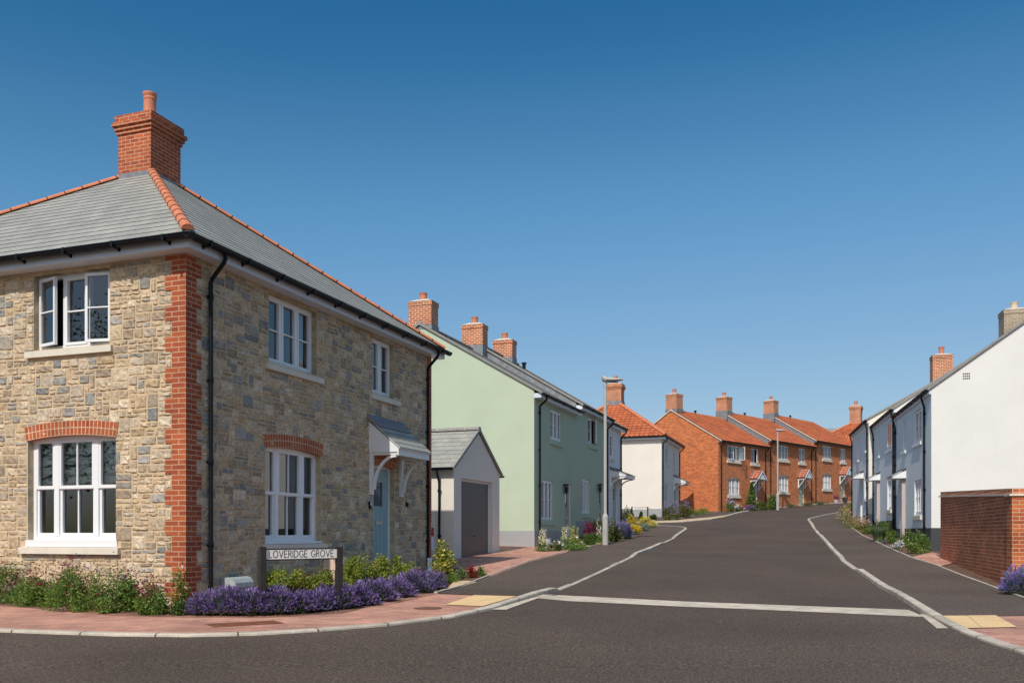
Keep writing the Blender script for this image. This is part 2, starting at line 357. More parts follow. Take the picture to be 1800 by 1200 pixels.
# road: the cross street in front plus the street that climbs away
tag(flat('road', [(-90, -40), (90, -40), (90, 10), (12, 12.5), (7.5, 15), (12, 30), (18, 50), (24, 60), (42, 85), (60, 104), (56, 108), (34, 88), (18, 72), (10.5, 56), (5, 52.5), (-25, 60), (-26, 54), (2, 45), (5, 42), (3, 32), (-2, 17), (-4, 13.5), (-14, 17), (-90, 30)], .03, M['asphalt']), None, None, kind='structure')
lo, hi = .062, .104
KL = [(None, (-16, 14.4), lo), (None, (-9, 11.8), lo), (0, 1111, lo), (100, 1115, lo), (200, 1118, lo), (330, 1119.5, lo), (450, 1117, lo), (560, 1110, lo), (680, 1100.5, lo), (800, 1085.5, lo), (870, 1070.5, .075), (950, 1046.5, hi), (978, 1039.5, hi), (986, 1037.5, .05), (1050, 1009.5, .05), (1114, 978.5, .05), (1124, 974, hi), (1165, 957, hi), (1170, 953.5, .05), (1186, 946, .05), (1191, 943.5, hi), (1206, 933, hi), (1208.5, 930.5, .07), (1207, 927.5, .06), (1196, 925.5, .06), (1150, 923, .06), (1090, 921, .06)]
KR = [(None, (12, 8.2), lo), (1900, 1180, lo), (1800, 1151, lo), (1730, 1128, lo), (1686, 1111, lo), (1650, 1093, .07), (1618, 1077.5, hi), (1570, 1046, hi), (1506, 1004.5, hi), (1499, 1001, .055), (1478, 986, .055), (1474, 982, hi), (1456, 962, hi), (1440, 943, hi), (1436, 938, .05), (1427, 926, .05), (1425, 923, hi), (1418.5, 914.5, hi), (1421, 911.5, .07), (1430, 909, .06), (1446, 905.3, .06), (1472, 900.5, .06), (None, (30.5, 73), .06), (None, (42, 84), .06)]
KF = [(None, (-6, 52.3), .07), (1095, 920, .07), (1145, 919, .07), (1200, 917.5, .07), (1250, 913, .08), (1275, 908, .07), (1300, 901.5, .1), (1335, 894.5, .1), (1400, 890, .1), (1500, 882.5, .1), (None, (38, 88.2), .1)]
def koff(pts, i0, i1, off, flip):
    P = [(Vector(GP(a, b, .03)) if a is not None else Vector(b)) for a, b, h in pts]; out = []
    for k in range(i0, i1 + 1):
        a = P[max(k - 1, 0)]; b = P[min(k + 1, len(P) - 1)]; t = (b - a).normalized(); out.append(tuple(P[k] + Vector((-t.y, t.x)) * flip * off))
    return out
# left pavement
back_left = [(1088, 948), (1060, 957), (1000, 968), (930, 987), (860, 1013), (820, 1028), (790, 1037)]
tag(flat('pavement', px([(768, 1042), (912, 1048.5)]) + koff(KL, 11, 26, .09, 1) + px([(1096, 936), (1110, 939)] + back_left), .05, M['asphalt2']), None, None, kind='structure')
bedA = [(-320, 1045), (-120, 1054), (0, 1064), (100, 1073), (200, 1082), (330, 1084), (460, 1085), (600, 1077), (700, 1058), (775, 1039)]
kin = [(0, 1106), (200, 1113), (330, 1114), (450, 1113), (560, 1105), (680, 1096), (800, 1081), (880, 1064), (985, 1037)]
tag(flat('paving', [(-16, 18)] + koff(KL, 0, 10, .09, 1) + px([(912, 1050), (768, 1043)]) + px(bedA[::-1]), .052, M['paving'], (1, .2)), None, None, kind='structure')
tag(flat('soil', px(bedA, .04) + [(-1.0, 19.5), (-3.2, 20.5), (-7.5, 14), (-11, 14.6)], .04, M['mulch']), None, None, kind='structure')
tag(flat('soil', px([(760, 1043), (860, 1013), (930, 987), (1000, 968), (1060, 957), (1088, 948), (1110, 939), (1150, 923)], .04) + [(2.0, 46), (-2, 36), (-9, 27), (-5, 20)], .04, M['mulch']), None, None, kind='structure')
tag(flat('driveway', px([(862, 1013), (930, 987.5), (1000, 969)]) + [(1.2, 31.6), (-6, 33), (-9, 22.3), (-1.3, 21.9)], .055, M['paving'], (.34, .94)), None, None, kind='structure')
tag(flat('path', px([(760, 1041), (785, 1034), (800, 1020), (830, 1021), (838, 1023), (795, 1035)]), .058, M['sand']), None, None, kind='structure')
tag(flat('path', px([(1002, 967), (1060, 956), (1072, 953), (1030, 952)]), .058, M['sand']), None, None, kind='structure')
def tact(name, q):
    o = flat(name, px(q), .062, M['tactile'], D1); return o
tag(tact('tactile_paving', [(833, 1046.3), (908, 1048.4), (848, 1066), (782, 1063)]), 'buff tactile slabs set in the red paving at the left kerb of the junction', 'tactile paving', 'buff tactile slabs either side of the junction')
tag(tact('tactile_paving', [(1652, 1083), (1750, 1082), (1788, 1103), (1694, 1105)]), 'buff tactile slabs at the right kerb below the brick garden wall', 'tactile paving', 'buff tactile slabs either side of the junction')
# right pavement
tag(flat('pavement', px([(1642, 1083)]) + koff(KR, 6, 21, .09, -1) + px([(1482, 912), (1496, 927), (1514, 940), (1560, 962), (1600, 980), (1640, 992), (1690, 1012), (1760, 1038), (1830, 1063), (2100, 1078)]), .05, M['asphalt2']), None, None, kind='structure')
tag(flat('paving', px([(1642, 1084), (2100, 1079)]) + [(14, 12.5), (16, 9)] + koff(KR, 0, 5, .09, -1), .052, M['paving'], (1, -.25)), None, None, kind='structure')
tag(flat('soil', px([(1471, 902), (1496, 927), (1514, 940), (1560, 962), (1600, 980), (1640, 992), (1690, 1012), (1760, 1038), (1830, 1063)], .04) + [(22, 15), (24, 40), (30, 62), (26, 66)], .04, M['mulch']), None, None, kind='structure')
tag(flat('driveway', px([(1602, 979), (1640, 991), (1652, 995), (1690, 985), (1638, 970)]) + [], .055, M['paving'], (.25, .97)), None, None, kind='structure')
# far left pavement
farkerb = [(1095, 919), (1145, 918), (1200, 916.5), (1250, 912), (1275, 907), (1300, 900.5), (1335, 893.5), (1400, 889), (1500, 881.5)]
fk = koff(KF, 0, 10, .1, 1) + [(44, 96)]
tag(flat('pavement', [(-6, 56), (2, 51.5)] + fk + [(40, 99), (30, 88), (14, 66), (10, 58), (-4, 60)], .05, M['asphalt2']), None, None, kind='structure')
tag(flat('paving', [(1.0, 51.7)] + px([(1100, 917.5), (1190, 914), (1245, 909), (1290, 903.5), (1272, 908.5), (1250, 912), (1200, 916.5), (1145, 918), (1095, 919)]), .056, M['sand'], (1, 0)), None, None, kind='structure')
# concrete strips
def strip(name, q, m=M['kerbstrip'], dz=.034, d=(1, -.75)):
    return tag(flat(name, px(q, .03), dz, m, d), None, None, kind='structure')
strip('road_strip', [(940, 1050.7), (981.7, 1045.7), (1100, 1051.5), (1200, 1056.7), (1400, 1064.5), (1597, 1071.7), (1625, 1084), (1500, 1078.5), (1200, 1065.9), (1000, 1056)])
strip('road_strip', [(866, 1071.5), (890, 1071.5), (948, 1050.8), (975, 1045.5), (955, 1045), (915, 1057)], d=(1, 2.5), dz=.038)
strip('road_strip', [(1616, 1079), (1647, 1105), (1667, 1104.5), (1632, 1082)], d=(1, -3), dz=.038)

def kerb(pts, width=.13, flip=1):
    """pts: (px, py, height) along the road-side foot of the kerb"""
    P = [(Vector(GP(a, b, .03)) if a is not None else Vector(b)) for a, b, h in pts]; H = [p[2] for p in pts]
    # densify at terrain breaks
    Q = []; HH = []
    for k in range(len(P) - 1):
        seg = P[k + 1] - P[k]; n = max(1, int(seg.length / 1.2))
        for q in range(n): Q.append(P[k] + seg * (q / n)); HH.append(H[k] + (H[k + 1] - H[k]) * q / n)
    Q.append(P[-1]); HH.append(H[-1]); mb = MB(); L = 0; prev = None
    for k, p in enumerate(Q):
        a = Q[max(k - 1, 0)]; b = Q[min(k + 1, len(Q) - 1)]; t = (b - a).normalized(); nn = Vector((-t.y, t.x)) * flip
        if k: L += (p - Q[k - 1]).length
        z = g(p.y); h = HH[k]
        q0 = Vector((p.x, p.y, z - .06)); q1 = Vector((p.x + nn.x * .012, p.y + nn.y * .012, z + h - .012)); q1b = Vector((p.x + nn.x * .028, p.y + nn.y * .028, z + h))
        pi = p + nn * width; q2 = Vector((pi.x, pi.y, g(pi.y) + h)); q3 = Vector((pi.x, pi.y, g(pi.y) - .03))
        cur = ([q0, q1, q1b, q2, q3], L)
        if prev:
            for m_ in range(4):
                v = [0, .1, .12, .25, .3]
                mb.face([prev[0][m_], cur[0][m_], cur[0][m_ + 1], prev[0][m_ + 1]], 0, [(prev[1], v[m_]), (cur[1], v[m_]), (cur[1], v[m_ + 1]), (prev[1], v[m_ + 1])])
        prev = cur
    return tag(mb.build('kerb', M['kerb']), None, None, kind='structure')
kerb(KL, flip=1)
kerb(KR, flip=-1)
kerb(KF, flip=1, width=.16)
def edging(pts, name='edging', w=.05, h=.075, m='kerb'):
    P = [Vector(GP(a, b, .05)) for a, b in pts]; mb = MB()
    for a, b in zip(P, P[1:]):
        t = (b - a).normalized(); n = Vector((-t.y, t.x)) * w
        q = [(a.x, a.y, g(a.y) + h), (b.x, b.y, g(b.y) + h), (b.x + n.x, b.y + n.y, g(b.y) + h), (a.x + n.x, a.y + n.y, g(a.y) + h)]
        mb.prism(q, (0, 0, -.1))
    return tag(mb.build(name, M[m]), None, None, kind='structure')
edging([(768, 1042), (790, 1036.5), (820, 1027.5), (860, 1012.5), (930, 986.5), (1000, 967.5), (1060, 956), (1088, 947.5), (1110, 938.5)])
edging([(1482, 912), (1496, 927), (1514, 940), (1560, 962), (1600, 980), (1640, 992), (1690, 1012), (1760, 1038), (1830, 1063), (1900, 1090)])
edging([(1188, 913), (1200, 910), (1225, 903.5), (1245, 902), (1262, 900)])
edging([(-320, 1045), (-120, 1054), (0, 1064), (100, 1073), (200, 1082), (330, 1085), (460, 1086), (600, 1078), (700, 1059), (768, 1043)], w=.03, h=.056, m='iron')

# covers in the paving
def disc(name, cx, cy, r, dz, m):
    mb = MB(); n = 28
    ring = [(cx + r * math.cos(2 * math.pi * k / n), cy + r * math.sin(2 * math.pi * k / n)) for k in range(n)]
    mb.prism([(a, b, g(b) + dz - .02) for a, b in ring], (0, 0, .022))
    ri = [(cx + r * .82 * math.cos(2 * math.pi * k / n), cy + r * .82 * math.sin(2 * math.pi * k / n)) for k in range(n)]
    mb.prism([(a, b, g(b) + dz) for a, b in ri], (0, 0, .006), 1)
    return mb.build(name, m)
mx_, my_ = GP(752, 1068.5, .055)
tag(disc('manhole_cover', mx_, my_, .20, .055, [M['rust'], M['iron']]), 'small round brown iron cover in the red paving beside the tactile slabs', 'manhole cover')
q = px([(360, 1096), (482, 1090), (500, 1095), (377, 1102)], .055); mb = MB()
def lerp2(a, b, t): return (a[0] + (b[0] - a[0]) * t, a[1] + (b[1] - a[1]) * t)
mb.prism([(a, b, g(b) + .045) for a, b in q], (0, 0, .012))
for k in range(26):
    t0 = .015 + k * .0375; t1 = t0 + .02
    a, b, c, d = lerp2(q[0], q[1], t0), lerp2(q[0], q[1], t1), lerp2(q[3], q[2], t1), lerp2(q[3], q[2], t0)
    mb.prism([(x, y, g(y) + .057) for x, y in (lerp2(a, d, .08), lerp2(b, c, .08), lerp2(b, c, .92), lerp2(a, d, .92))], (0, 0, .005))
tag(mb.build('drain_grate', M['rust']), 'long rusty iron grate in the red paving in front of the lavender', 'drain grate')

# ------------------------------------------------------------------ building parts
def wall_face(mb, F, u0, u1, z0, z1, openings, w=0., mi=0, depth=.12, room=True, rmi=None):
    rm = mi if rmi is None else rmi
    us = sorted({u0, u1} | {x for o in openings for x in (o[0], o[1]) if u0 < x < u1})
    zs = sorted({z0, z1} | {x for o in openings for x in (o[2], o[3]) if z0 < x < z1})
    for a, b in zip(us, us[1:]):
        for c, d in zip(zs, zs[1:]):
            mu, mz = (a + b) / 2, (c + d) / 2
            if any(o[0] < mu < o[1] and o[2] < mz < o[3] for o in openings): continue
            mb.face([F.P(a, w, c), F.P(b, w, c), F.P(b, w, d), F.P(a, w, d)], mi)
    for o in openings:
        a, b, c, d = o[:4]; e = w - depth
        mb.face([F.P(a, w, c), F.P(a, e, c), F.P(a, e, d), F.P(a, w, d)], rm); mb.face([F.P(b, w, c), F.P(b, e, c), F.P(b, e, d), F.P(b, w, d)], rm)
        mb.face([F.P(a, w, d), F.P(b, w, d), F.P(b, e, d), F.P(a, e, d)], rm); mb.face([F.P(a, w, c), F.P(b, w, c), F.P(b, e, c), F.P(a, e, c)], rm)
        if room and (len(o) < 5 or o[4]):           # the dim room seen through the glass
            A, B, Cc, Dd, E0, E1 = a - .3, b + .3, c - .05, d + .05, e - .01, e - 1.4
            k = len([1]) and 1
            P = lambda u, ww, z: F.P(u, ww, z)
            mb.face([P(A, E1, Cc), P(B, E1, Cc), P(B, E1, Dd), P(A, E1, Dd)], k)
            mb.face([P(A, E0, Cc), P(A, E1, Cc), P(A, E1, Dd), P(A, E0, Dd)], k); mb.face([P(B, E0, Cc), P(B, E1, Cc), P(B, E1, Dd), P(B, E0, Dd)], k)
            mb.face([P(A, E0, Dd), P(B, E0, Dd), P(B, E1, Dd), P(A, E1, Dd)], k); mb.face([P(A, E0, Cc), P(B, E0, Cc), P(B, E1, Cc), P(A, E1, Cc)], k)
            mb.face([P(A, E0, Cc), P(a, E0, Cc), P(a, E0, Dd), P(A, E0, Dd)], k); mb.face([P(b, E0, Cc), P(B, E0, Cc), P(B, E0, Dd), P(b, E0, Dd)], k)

def orient(mb, F):                                 # wind every pane so that its normal looks out of the wall
    for k, f in enumerate(mb.f):
        a, b, c = (Vector(mb.v[i]) for i in f[:3])
        if (b - a).cross(c - b).dot(F.n) < 0: mb.f[k] = f[::-1]
def window(root, F, u0, u1, z0, z1, lights=3, style='casement', depth=None, sill=None, fm='white', open_=(), inside=None, sillmat='sill', fw=.05, flip_open=False):
    depth = depth or (.12 if root is SH else .055)
    mb = MB(); gl = MB(); W0, W1 = -depth - .06, -depth + .012
    def bar(a, b, c, d, w0=W0, w1=W1): F.box(mb, a, b, w0, w1, c, d)
    bar(u0, u0 + fw, z0, z1); bar(u1 - fw, u1, z0, z1); bar(u0 + fw, u1 - fw, z1 - fw, z1); bar(u0 + fw, u1 - fw, z0, z0 + fw)
    # lights
    if style == 'sash':
        iw = u1 - u0; sp = [u0 + fw, u0 + iw * .25, u0 + iw * .29 + .02, u1 - iw * .29 - .02, u1 - iw * .25, u1 - fw]
        cells = [(sp[0], sp[1], 0), (sp[2], sp[3], 1), (sp[4], sp[5], 0)]
        bar(sp[1], sp[2], z0 + fw, z1 - fw, W0, W1 + .008); bar(sp[3], sp[4], z0 + fw, z1 - fw, W0, W1 + .008)
    else:
        ml = .05; cw = (u1 - u0 - 2 * fw - ml * (lights - 1)) / lights; cells = []
        for k in range(lights):
            a = u0 + fw + k * (cw + ml); cells.append((a, a + cw, 0))
            if k < lights - 1: bar(a + cw, a + cw + ml, z0 + fw, z1 - fw)
    zb, zt = z0 + fw, z1 - fw; zm = zb + (zt - zb) * .5
    for k, (a, b, vb) in enumerate(cells):
        s = .042
        if style == 'sash':
            for (c, d, wo) in ((zm - .01, zt, .006), (zb, zm + .02, -.02)):
                F.box(mb, a, a + s, W0 + .01 + wo, W1 - .004 + wo, c, d); F.box(mb, b - s, b, W0 + .01 + wo, W1 - .004 + wo, c, d)
                F.box(mb, a + s, b - s, W0 + .01 + wo, W1 - .004 + wo, c, c + s * 1.2); F.box(mb, a + s, b - s, W0 + .01 + wo, W1 - .004 + wo, d - s, d)
                if vb: F.box(mb, (a + b) / 2 - .011, (a + b) / 2 + .011, W0 + .02 + wo, W1 - .015 + wo, c + s * 1.2, d - s)
                gl.face([F.P(a + s, W0 + .03 + wo, c + s), F.P(b - s, W0 + .03 + wo, c + s), F.P(b - s, W0 + .03 + wo, d - s), F.P(a + s, W0 + .03 + wo, d - s)])
            continue
        op = dict(open_).get(k)
        if op:                                        # a casement standing open, hinged on one jamb
            side, ang = op; hinge = a if side < 0 else b; hp = F.P(hinge, W1, 0); dd = F.d * (1 if side < 0 else -1)
            v = dd * math.cos(ang) + F.n * math.sin(ang); nn = (F.n * math.cos(ang) - dd * math.sin(ang))
            wd = b - a; cz = MB()
            def cb(x0, x1, y0, y1, tgt=cz): tgt.box(hp + v * x0 + Vector((0, 0, y0)), v * (x1 - x0), nn * .045, (0, 0, y1 - y0))
            cb(0, s, zb, zt); cb(wd - s, wd, zb, zt); cb(s, wd - s, zb, zb + s); cb(s, wd - s, zt - s, zt); cb(s, wd - s, zm - .01, zm + .01)
            gl.face([hp + v * s + nn * .02 + Vector((0, 0, zb + s)), hp + v * (wd - s) + nn * .02 + Vector((0, 0, zb + s)), hp + v * (wd - s) + nn * .02 + Vector((0, 0, zt - s)), hp + v * s + nn * .02 + Vector((0, 0, zt - s))])
            mb.v += []; 
            for f_, q in zip(cz.f, cz.mi): mb.face([cz.v[i] for i in f_], q)
            continue
        wo = .012; s = .03 if style == 'casement2' else .042
        F.box(mb, a, a + s, W0 + .012, W1 + wo, zb, zt); F.box(mb, b - s, b, W0 + .012, W1 + wo, zb, zt)
        F.box(mb, a + s, b - s, W0 + .012, W1 + wo, zb, zb + s); F.box(mb, a + s, b - s, W0 + .012, W1 + wo, zt - s, zt)
        F.box(mb, a + s, b - s, W0 + .03, W1 + .002, zm - .011, zm + .011)
        if style == 'casement2': F.box(mb, (a + b) / 2 - .009, (a + b) / 2 + .009, W0 + .03, W1 + .002, zb + s, zt - s)
        gl.face([F.P(a + s, W0 + .035, zb + s), F.P(b - s, W0 + .035, zb + s), F.P(b - s, W0 + .035, zt - s), F.P(a + s, W0 + .035, zt - s)])
    win = mb.build('window', M[fm], root)
    orient(gl, F); gl.build('pane', M['glass'], win)
    if inside:
        for kind, a, b, c, d in inside:
            ib = MB(); w = W0 - .08
            if kind.startswith('curtain'):
                n = max(6, int((b - a) / .035)); pts = []
                for k in range(n + 1): pts.append((a + (b - a) * k / n, w + .03 * math.sin(k * 1.9)))
                for (ua, wa), (ub, wb) in zip(pts, pts[1:]): ib.face([F.P(ua, wa, c), F.P(ub, wb, c), F.P(ub, wb, d), F.P(ua, wa, d)])
            else: ib.box(F.P(a, w, c), F.d * (b - a), F.n * .01, (0, 0, d - c))
            ib.build('curtain' if kind.startswith('curtain') else 'blind', M[kind], win)
    if sill:
        su0, su1, sz0, sz1, pr = sill; sb = MB()
        poly = [F.P(su0, -.1, sz0), F.P(su0, pr, sz0), F.P(su0, pr, sz1 - .015), F.P(su0, -.1, sz1 + .01)]
        sb.prism(poly, F.d * (su1 - su0)); sb.build('sill', M[sillmat], win)
    return win

def door(root, F, u0, u1, z0, z1, m, depth=None, fm='white', glazed=True):
    depth = depth or (.12 if root is SH else .06)
    fr = MB(); W0, W1 = -depth - .07, -depth + .01; fw = .055
    F.box(fr, u0, u0 + fw, W0, W1, z0, z1); F.box(fr, u1 - fw, u1, W0, W1, z0, z1); F.box(fr, u0 + fw, u1 - fw, W0, W1, z1 - fw, z1); F.box(fr, u0 + fw, u1 - fw, W0, W1 + .05, z0, z0 + .04)
    d = MB(); a, b, c, e = u0 + fw, u1 - fw, z0 + .04, z1 - fw
    gz0, gz1 = c + (e - c) * .62, c + (e - c) * .86; ga, gb = a + (b - a) * .27, b - (b - a) * .27
    if glazed:
        for q in ((a, ga, c, e), (gb, b, c, e), (ga, gb, c, gz0), (ga, gb, gz1, e)): F.box(d, q[0], q[1], W0 + .01, W1 - .025, q[2], q[3])
    else: F.box(d, a, b, W0 + .01, W1 - .025, c, e)
    n = 5
    for k in range(1, n):                               # vertical board joints
        uu = a + (b - a) * k / n
        F.box(d, uu - .012, uu + .012, W1 - .025, W1 - .018, c + .05, gz0 - .05)
    o = d.build('door', m, root); fr.build('door_frame', M[fm], o)
    if glazed:
        gl = MB(); gl.face([F.P(ga, W0 + .03, gz0), F.P(gb, W0 + .03, gz0), F.P(gb, W0 + .03, gz1), F.P(ga, W0 + .03, gz1)]); orient(gl, F); gl.build('pane', M['glass'], o)
    lb = MB(); F.box(lb, (a + b) / 2 - .14, (a + b) / 2 + .14, W1 - .025, W1 - .003, c + .92, c + .99); lb.build('letterbox', M['steel'], o)
    hb = MB(); F.box(hb, a + .05, a + .08, W1 - .025, W1 + .02, c + .95, c + 1.15); F.box(hb, a + .05, a + .17, W1 + .02, W1 + .035, c + 1.06, c + 1.085); hb.build('handle', M['steel'], o)
    return o

def slope(mb, LL, LR, UR, UL, kind, gauge=None, mi=0):
    """one roof slope: LL-LR the eaves, UL-UR the top (may meet in a point); real courses with a step at each tile edge"""
    LL, LR, UR, UL = map(Vector, (LL, LR, UR, UL)); ed = (LR - LL).normalized(); Lw = (LR - LL).length
    up = UL - LL; up = up - ed * up.dot(ed); L = up.length; up.normalize(); nr = ed.cross(up).normalized()
    if nr.z < 0: nr = -nr
    gauge = gauge or (.26 if kind == 'slate' else .33); n = max(1, round(L / gauge)); gz = L / n
    xl = lambda t: (UL - LL).dot(ed) * t; xr = lambda t: Lw + (UR - LR).dot(ed) * t
    tile = .075 if kind == 'pantile' else 1e9
    for k in range(n):
        t0, t1 = k / n, (k + 1) / n; a0, b0, a1, b1 = xl(t0), xr(t0), xl(t1), xr(t1)
        p = lambda x, t, h: LL + ed * x + up * (t * L) + nr * h
        lo_ = .008 if kind == 'slate' else .035; hi_ = .0
        if kind == 'slate':
            mb.face([p(a0, t0, lo_), p(b0, t0, lo_), p(b1, t1, hi_), p(a1, t1, hi_)], mi, [(a0, k * .26 + .003), (b0, k * .26 + .003), (b1, k * .26 + .257), (a1, k * .26 + .257)])
            mb.face([p(a0, t0, -.002), p(b0, t0, -.002), p(b0, t0, lo_), p(a0, t0, lo_)], mi + 1)
        else:
            lo_x = min(a0, a1); hi_x = max(b0, b1); m = int((hi_x - lo_x) / tile) + 1
            wv = lambda x: .024 * (1 + math.cos(2 * math.pi * x / .3))
            xs = [lo_x + q * tile for q in range(m)] + [hi_x]
            for x0, x1 in zip(xs, xs[1:]):
                c0, d0 = min(max(x0, a0), b0), min(max(x1, a0), b0); c1, d1_ = min(max(x0, a1), b1), min(max(x1, a1), b1)
                if d0 - c0 < 1e-4 and d1_ - c1 < 1e-4: continue
                mb.face([p(c0, t0, lo_ + wv(c0)), p(d0, t0, lo_ + wv(d0)), p(d1_, t1, hi_ + wv(d1_)), p(c1, t1, hi_ + wv(c1))], mi, [(c0, k * .33 + .012), (d0, k * .33 + .012), (d1_, k * .33 + .325), (c1, k * .33 + .325)])
                if d0 - c0 > 1e-4: mb.face([p(c0, t0, -.01), p(d0, t0, -.01), p(d0, t0, lo_ + wv(d0)), p(c0, t0, lo_ + wv(c0))], mi)

def ridge(a, b, root, seg=.45, r=.11, m=('ridge', 'black'), name='ridge_tiles', joints=True):
    a, b = Vector(a), Vector(b); L = (b - a).length; t = (b - a) / L; n = max(1, round(L / seg)); mb = MB()
    sd = t.cross(Vector((0, 0, 1))).normalized(); up = sd.cross(t)
    def half(s0, s1, r0, r1, mi):
        K = 7
        for q in range(K):
            A0, A1 = math.pi * (q / K) * 1.1 - .05 * math.pi, math.pi * ((q + 1) / K) * 1.1 - .05 * math.pi
            P = lambda s, rr, A: a + t * s + sd * (math.cos(A) * rr) + up * (math.sin(A) * rr * .85)
            mb.face([P(s0, r0, A0), P(s1, r1, A0), P(s1, r1, A1), P(s0, r0, A1)], mi)
    for k in range(n):
        s0, s1 = L * k / n, L * (k + 1) / n
        half(s0, s1, r * 1.04, r * .94, 0)
        if joints: half(s1 - .012, s1 + .008, r * 1.05, r * 1.05, 1)
    K = 8
    for s_ in (0, L): mb.face([a + t * s_ + sd * (math.cos(math.pi * q / K) * r) + up * (math.sin(math.pi * q / K) * r * .85) for q in range(K + 1)], 0)
    return mb.build(name, [M[m[0]], M[m[1]]], root)

def chimney(root, c, d, s1, s2, zb, zt, brick='brick_chim', style='small', pot='pot', poth=.30, potr=.14, cap=.10):
    """c centre, d the horizontal direction of side s1"""
    d = Vector((d[0], d[1], 0)).normalized(); e = Vector((-d.y, d.x, 0)); c = Vector((c[0], c[1], 0)); mb = MB()
    def blk(p, z0, z1): mb.box(c - d * (s1 / 2 + p) - e * (s2 / 2 + p) + Vector((0, 0, z0)), d * (s1 + 2 * p), e * (s2 + 2 * p), (0, 0, z1 - z0))
    if style == 'big':
        blk(0, zb, zt - .375); blk(.03, zt - .375, zt - .30); blk(.06, zt - .30, zt - .225); blk(.095, zt - .225, zt - .15); blk(.05, zt - .15, zt)
    else:
        blk(0, zb, zt - .15); blk(.02, zt - .15, zt)
    ch = mb.build('chimney', M[brick], root)
    fl = MB(); p = .05 if style == 'big' else .035
    a = c - d * (s1 / 2 + p) - e * (s2 / 2 + p); q0 = [a, a + d * (s1 + 2 * p), a + d * (s1 + 2 * p) + e * (s2 + 2 * p), a + e * (s2 + 2 * p)]
    q0 = [v + Vector((0, 0, zt)) for v in q0]; cc = c + Vector((0, 0, zt)); q1 = [cc + (v - cc) * .45 + Vector((0, 0, cap)) for v in q0]
    for k in range(4): fl.face([q0[k], q0[(k + 1) % 4], q1[(k + 1) % 4], q1[k]])
    fl.face(q1); fl.build('cap', M['cap'], ch)
    pb = MB(); R_ = potr; n = 20
    prof = [(R_ * 1.02, 0), (R_ * .95, poth * .15), (R_ * .9, poth * .72), (R_ * .98, poth * .76), (R_ * .98, poth * .8), (R_ * .92, poth * .84), (R_ * 1.05, poth * .93), (R_ * 1.05, poth), (R_ * .85, poth), (R_ * .8, poth * .75)]
    for (r0, h0), (r1, h1) in zip(prof, prof[1:]):
        for q in range(n):
            A0, A1 = 2 * math.pi * q / n, 2 * math.pi * (q + 1) / n
            pb.face([(c.x + r0 * math.cos(A0), c.y + r0 * math.sin(A0), zt + .05 + h0), (c.x + r0 * math.cos(A1), c.y + r0 * math.sin(A1), zt + .05 + h0), (c.x + r1 * math.cos(A1), c.y + r1 * math.sin(A1), zt + .05 + h1), (c.x + r1 * math.cos(A0), c.y + r1 * math.sin(A0), zt + .05 + h1)])
    pb.build('chimney_pot', M[pot], ch, smooth=True)
    return ch

def downpipe(root, F, u, ztop, zbot, ov=.3, r=.034, neck=.35):
    mb = MB(); w = .05
    mb.tube([F.P(u, ov, ztop), F.P(u, ov, ztop - .12), F.P(u, ov - .02, ztop - .17), F.P(u, w + .02, ztop - neck + .02), F.P(u, w, ztop - neck - .03), F.P(u, w, zbot)], r, 10)
    z = ztop - neck - .25
    while z > zbot + .3:
        F.box(mb, u - .045, u + .045, 0, w + .02, z - .02, z + .02); F.box(mb, u - .055, u - .045, w - .02, w + .04, z - .015, z + .015); mb.tube([F.P(u, w, z - .05), F.P(u, w, z + .05)], r * 1.18, 10)
        z -= 1.25
    return mb.build('downpipe', M['black'], root, smooth=False)

def gutter(root, F, u0, u1, z, w, r=.056, brackets=.9, mb=None):
    own = mb is None; mb = mb or MB(); K = 6
    for q in range(K):
        A0, A1 = math.pi + math.pi * q / K, math.pi + math.pi * (q + 1) / K
        P = lambda u, A, rr=r: F.P(u, w + math.cos(A) * rr, z + math.sin(A) * rr)
        mb.face([P(u0, A0), P(u1, A0), P(u1, A1), P(u0, A1)])
        mb.face([P(u0, A0, r * .85), P(u1, A0, r * .85), P(u1, A1, r * .85), P(u0, A1, r * .85)])
    for s_ in (-1, 1): F.box(mb, u0, u1, w + s_ * r - .006, w + s_ * r + .006, z - .004, z + .008)
    for u in (u0, u1): mb.face([F.P(u, w + math.cos(math.pi + math.pi * q / K) * r, z + math.sin(math.pi + math.pi * q / K) * r) for q in range(K + 1)])
    n = max(1, int((u1 - u0) / brackets))
    for k in range(n):
        u = u0 + (k + .5) * (u1 - u0) / n
        F.box(mb, u - .02, u + .02, w - .07, w + r + .006, z - r - .008, z - r + .004); F.box(mb, u - .02, u + .02, w + r - .004, w + r + .01, z - r, z + .012)
        F.box(mb, u - .02, u + .02, w - r - .015, w - r - .002, z - r - .03, z - .01)
    return mb.build('gutter', M['black'], root) if own else mb

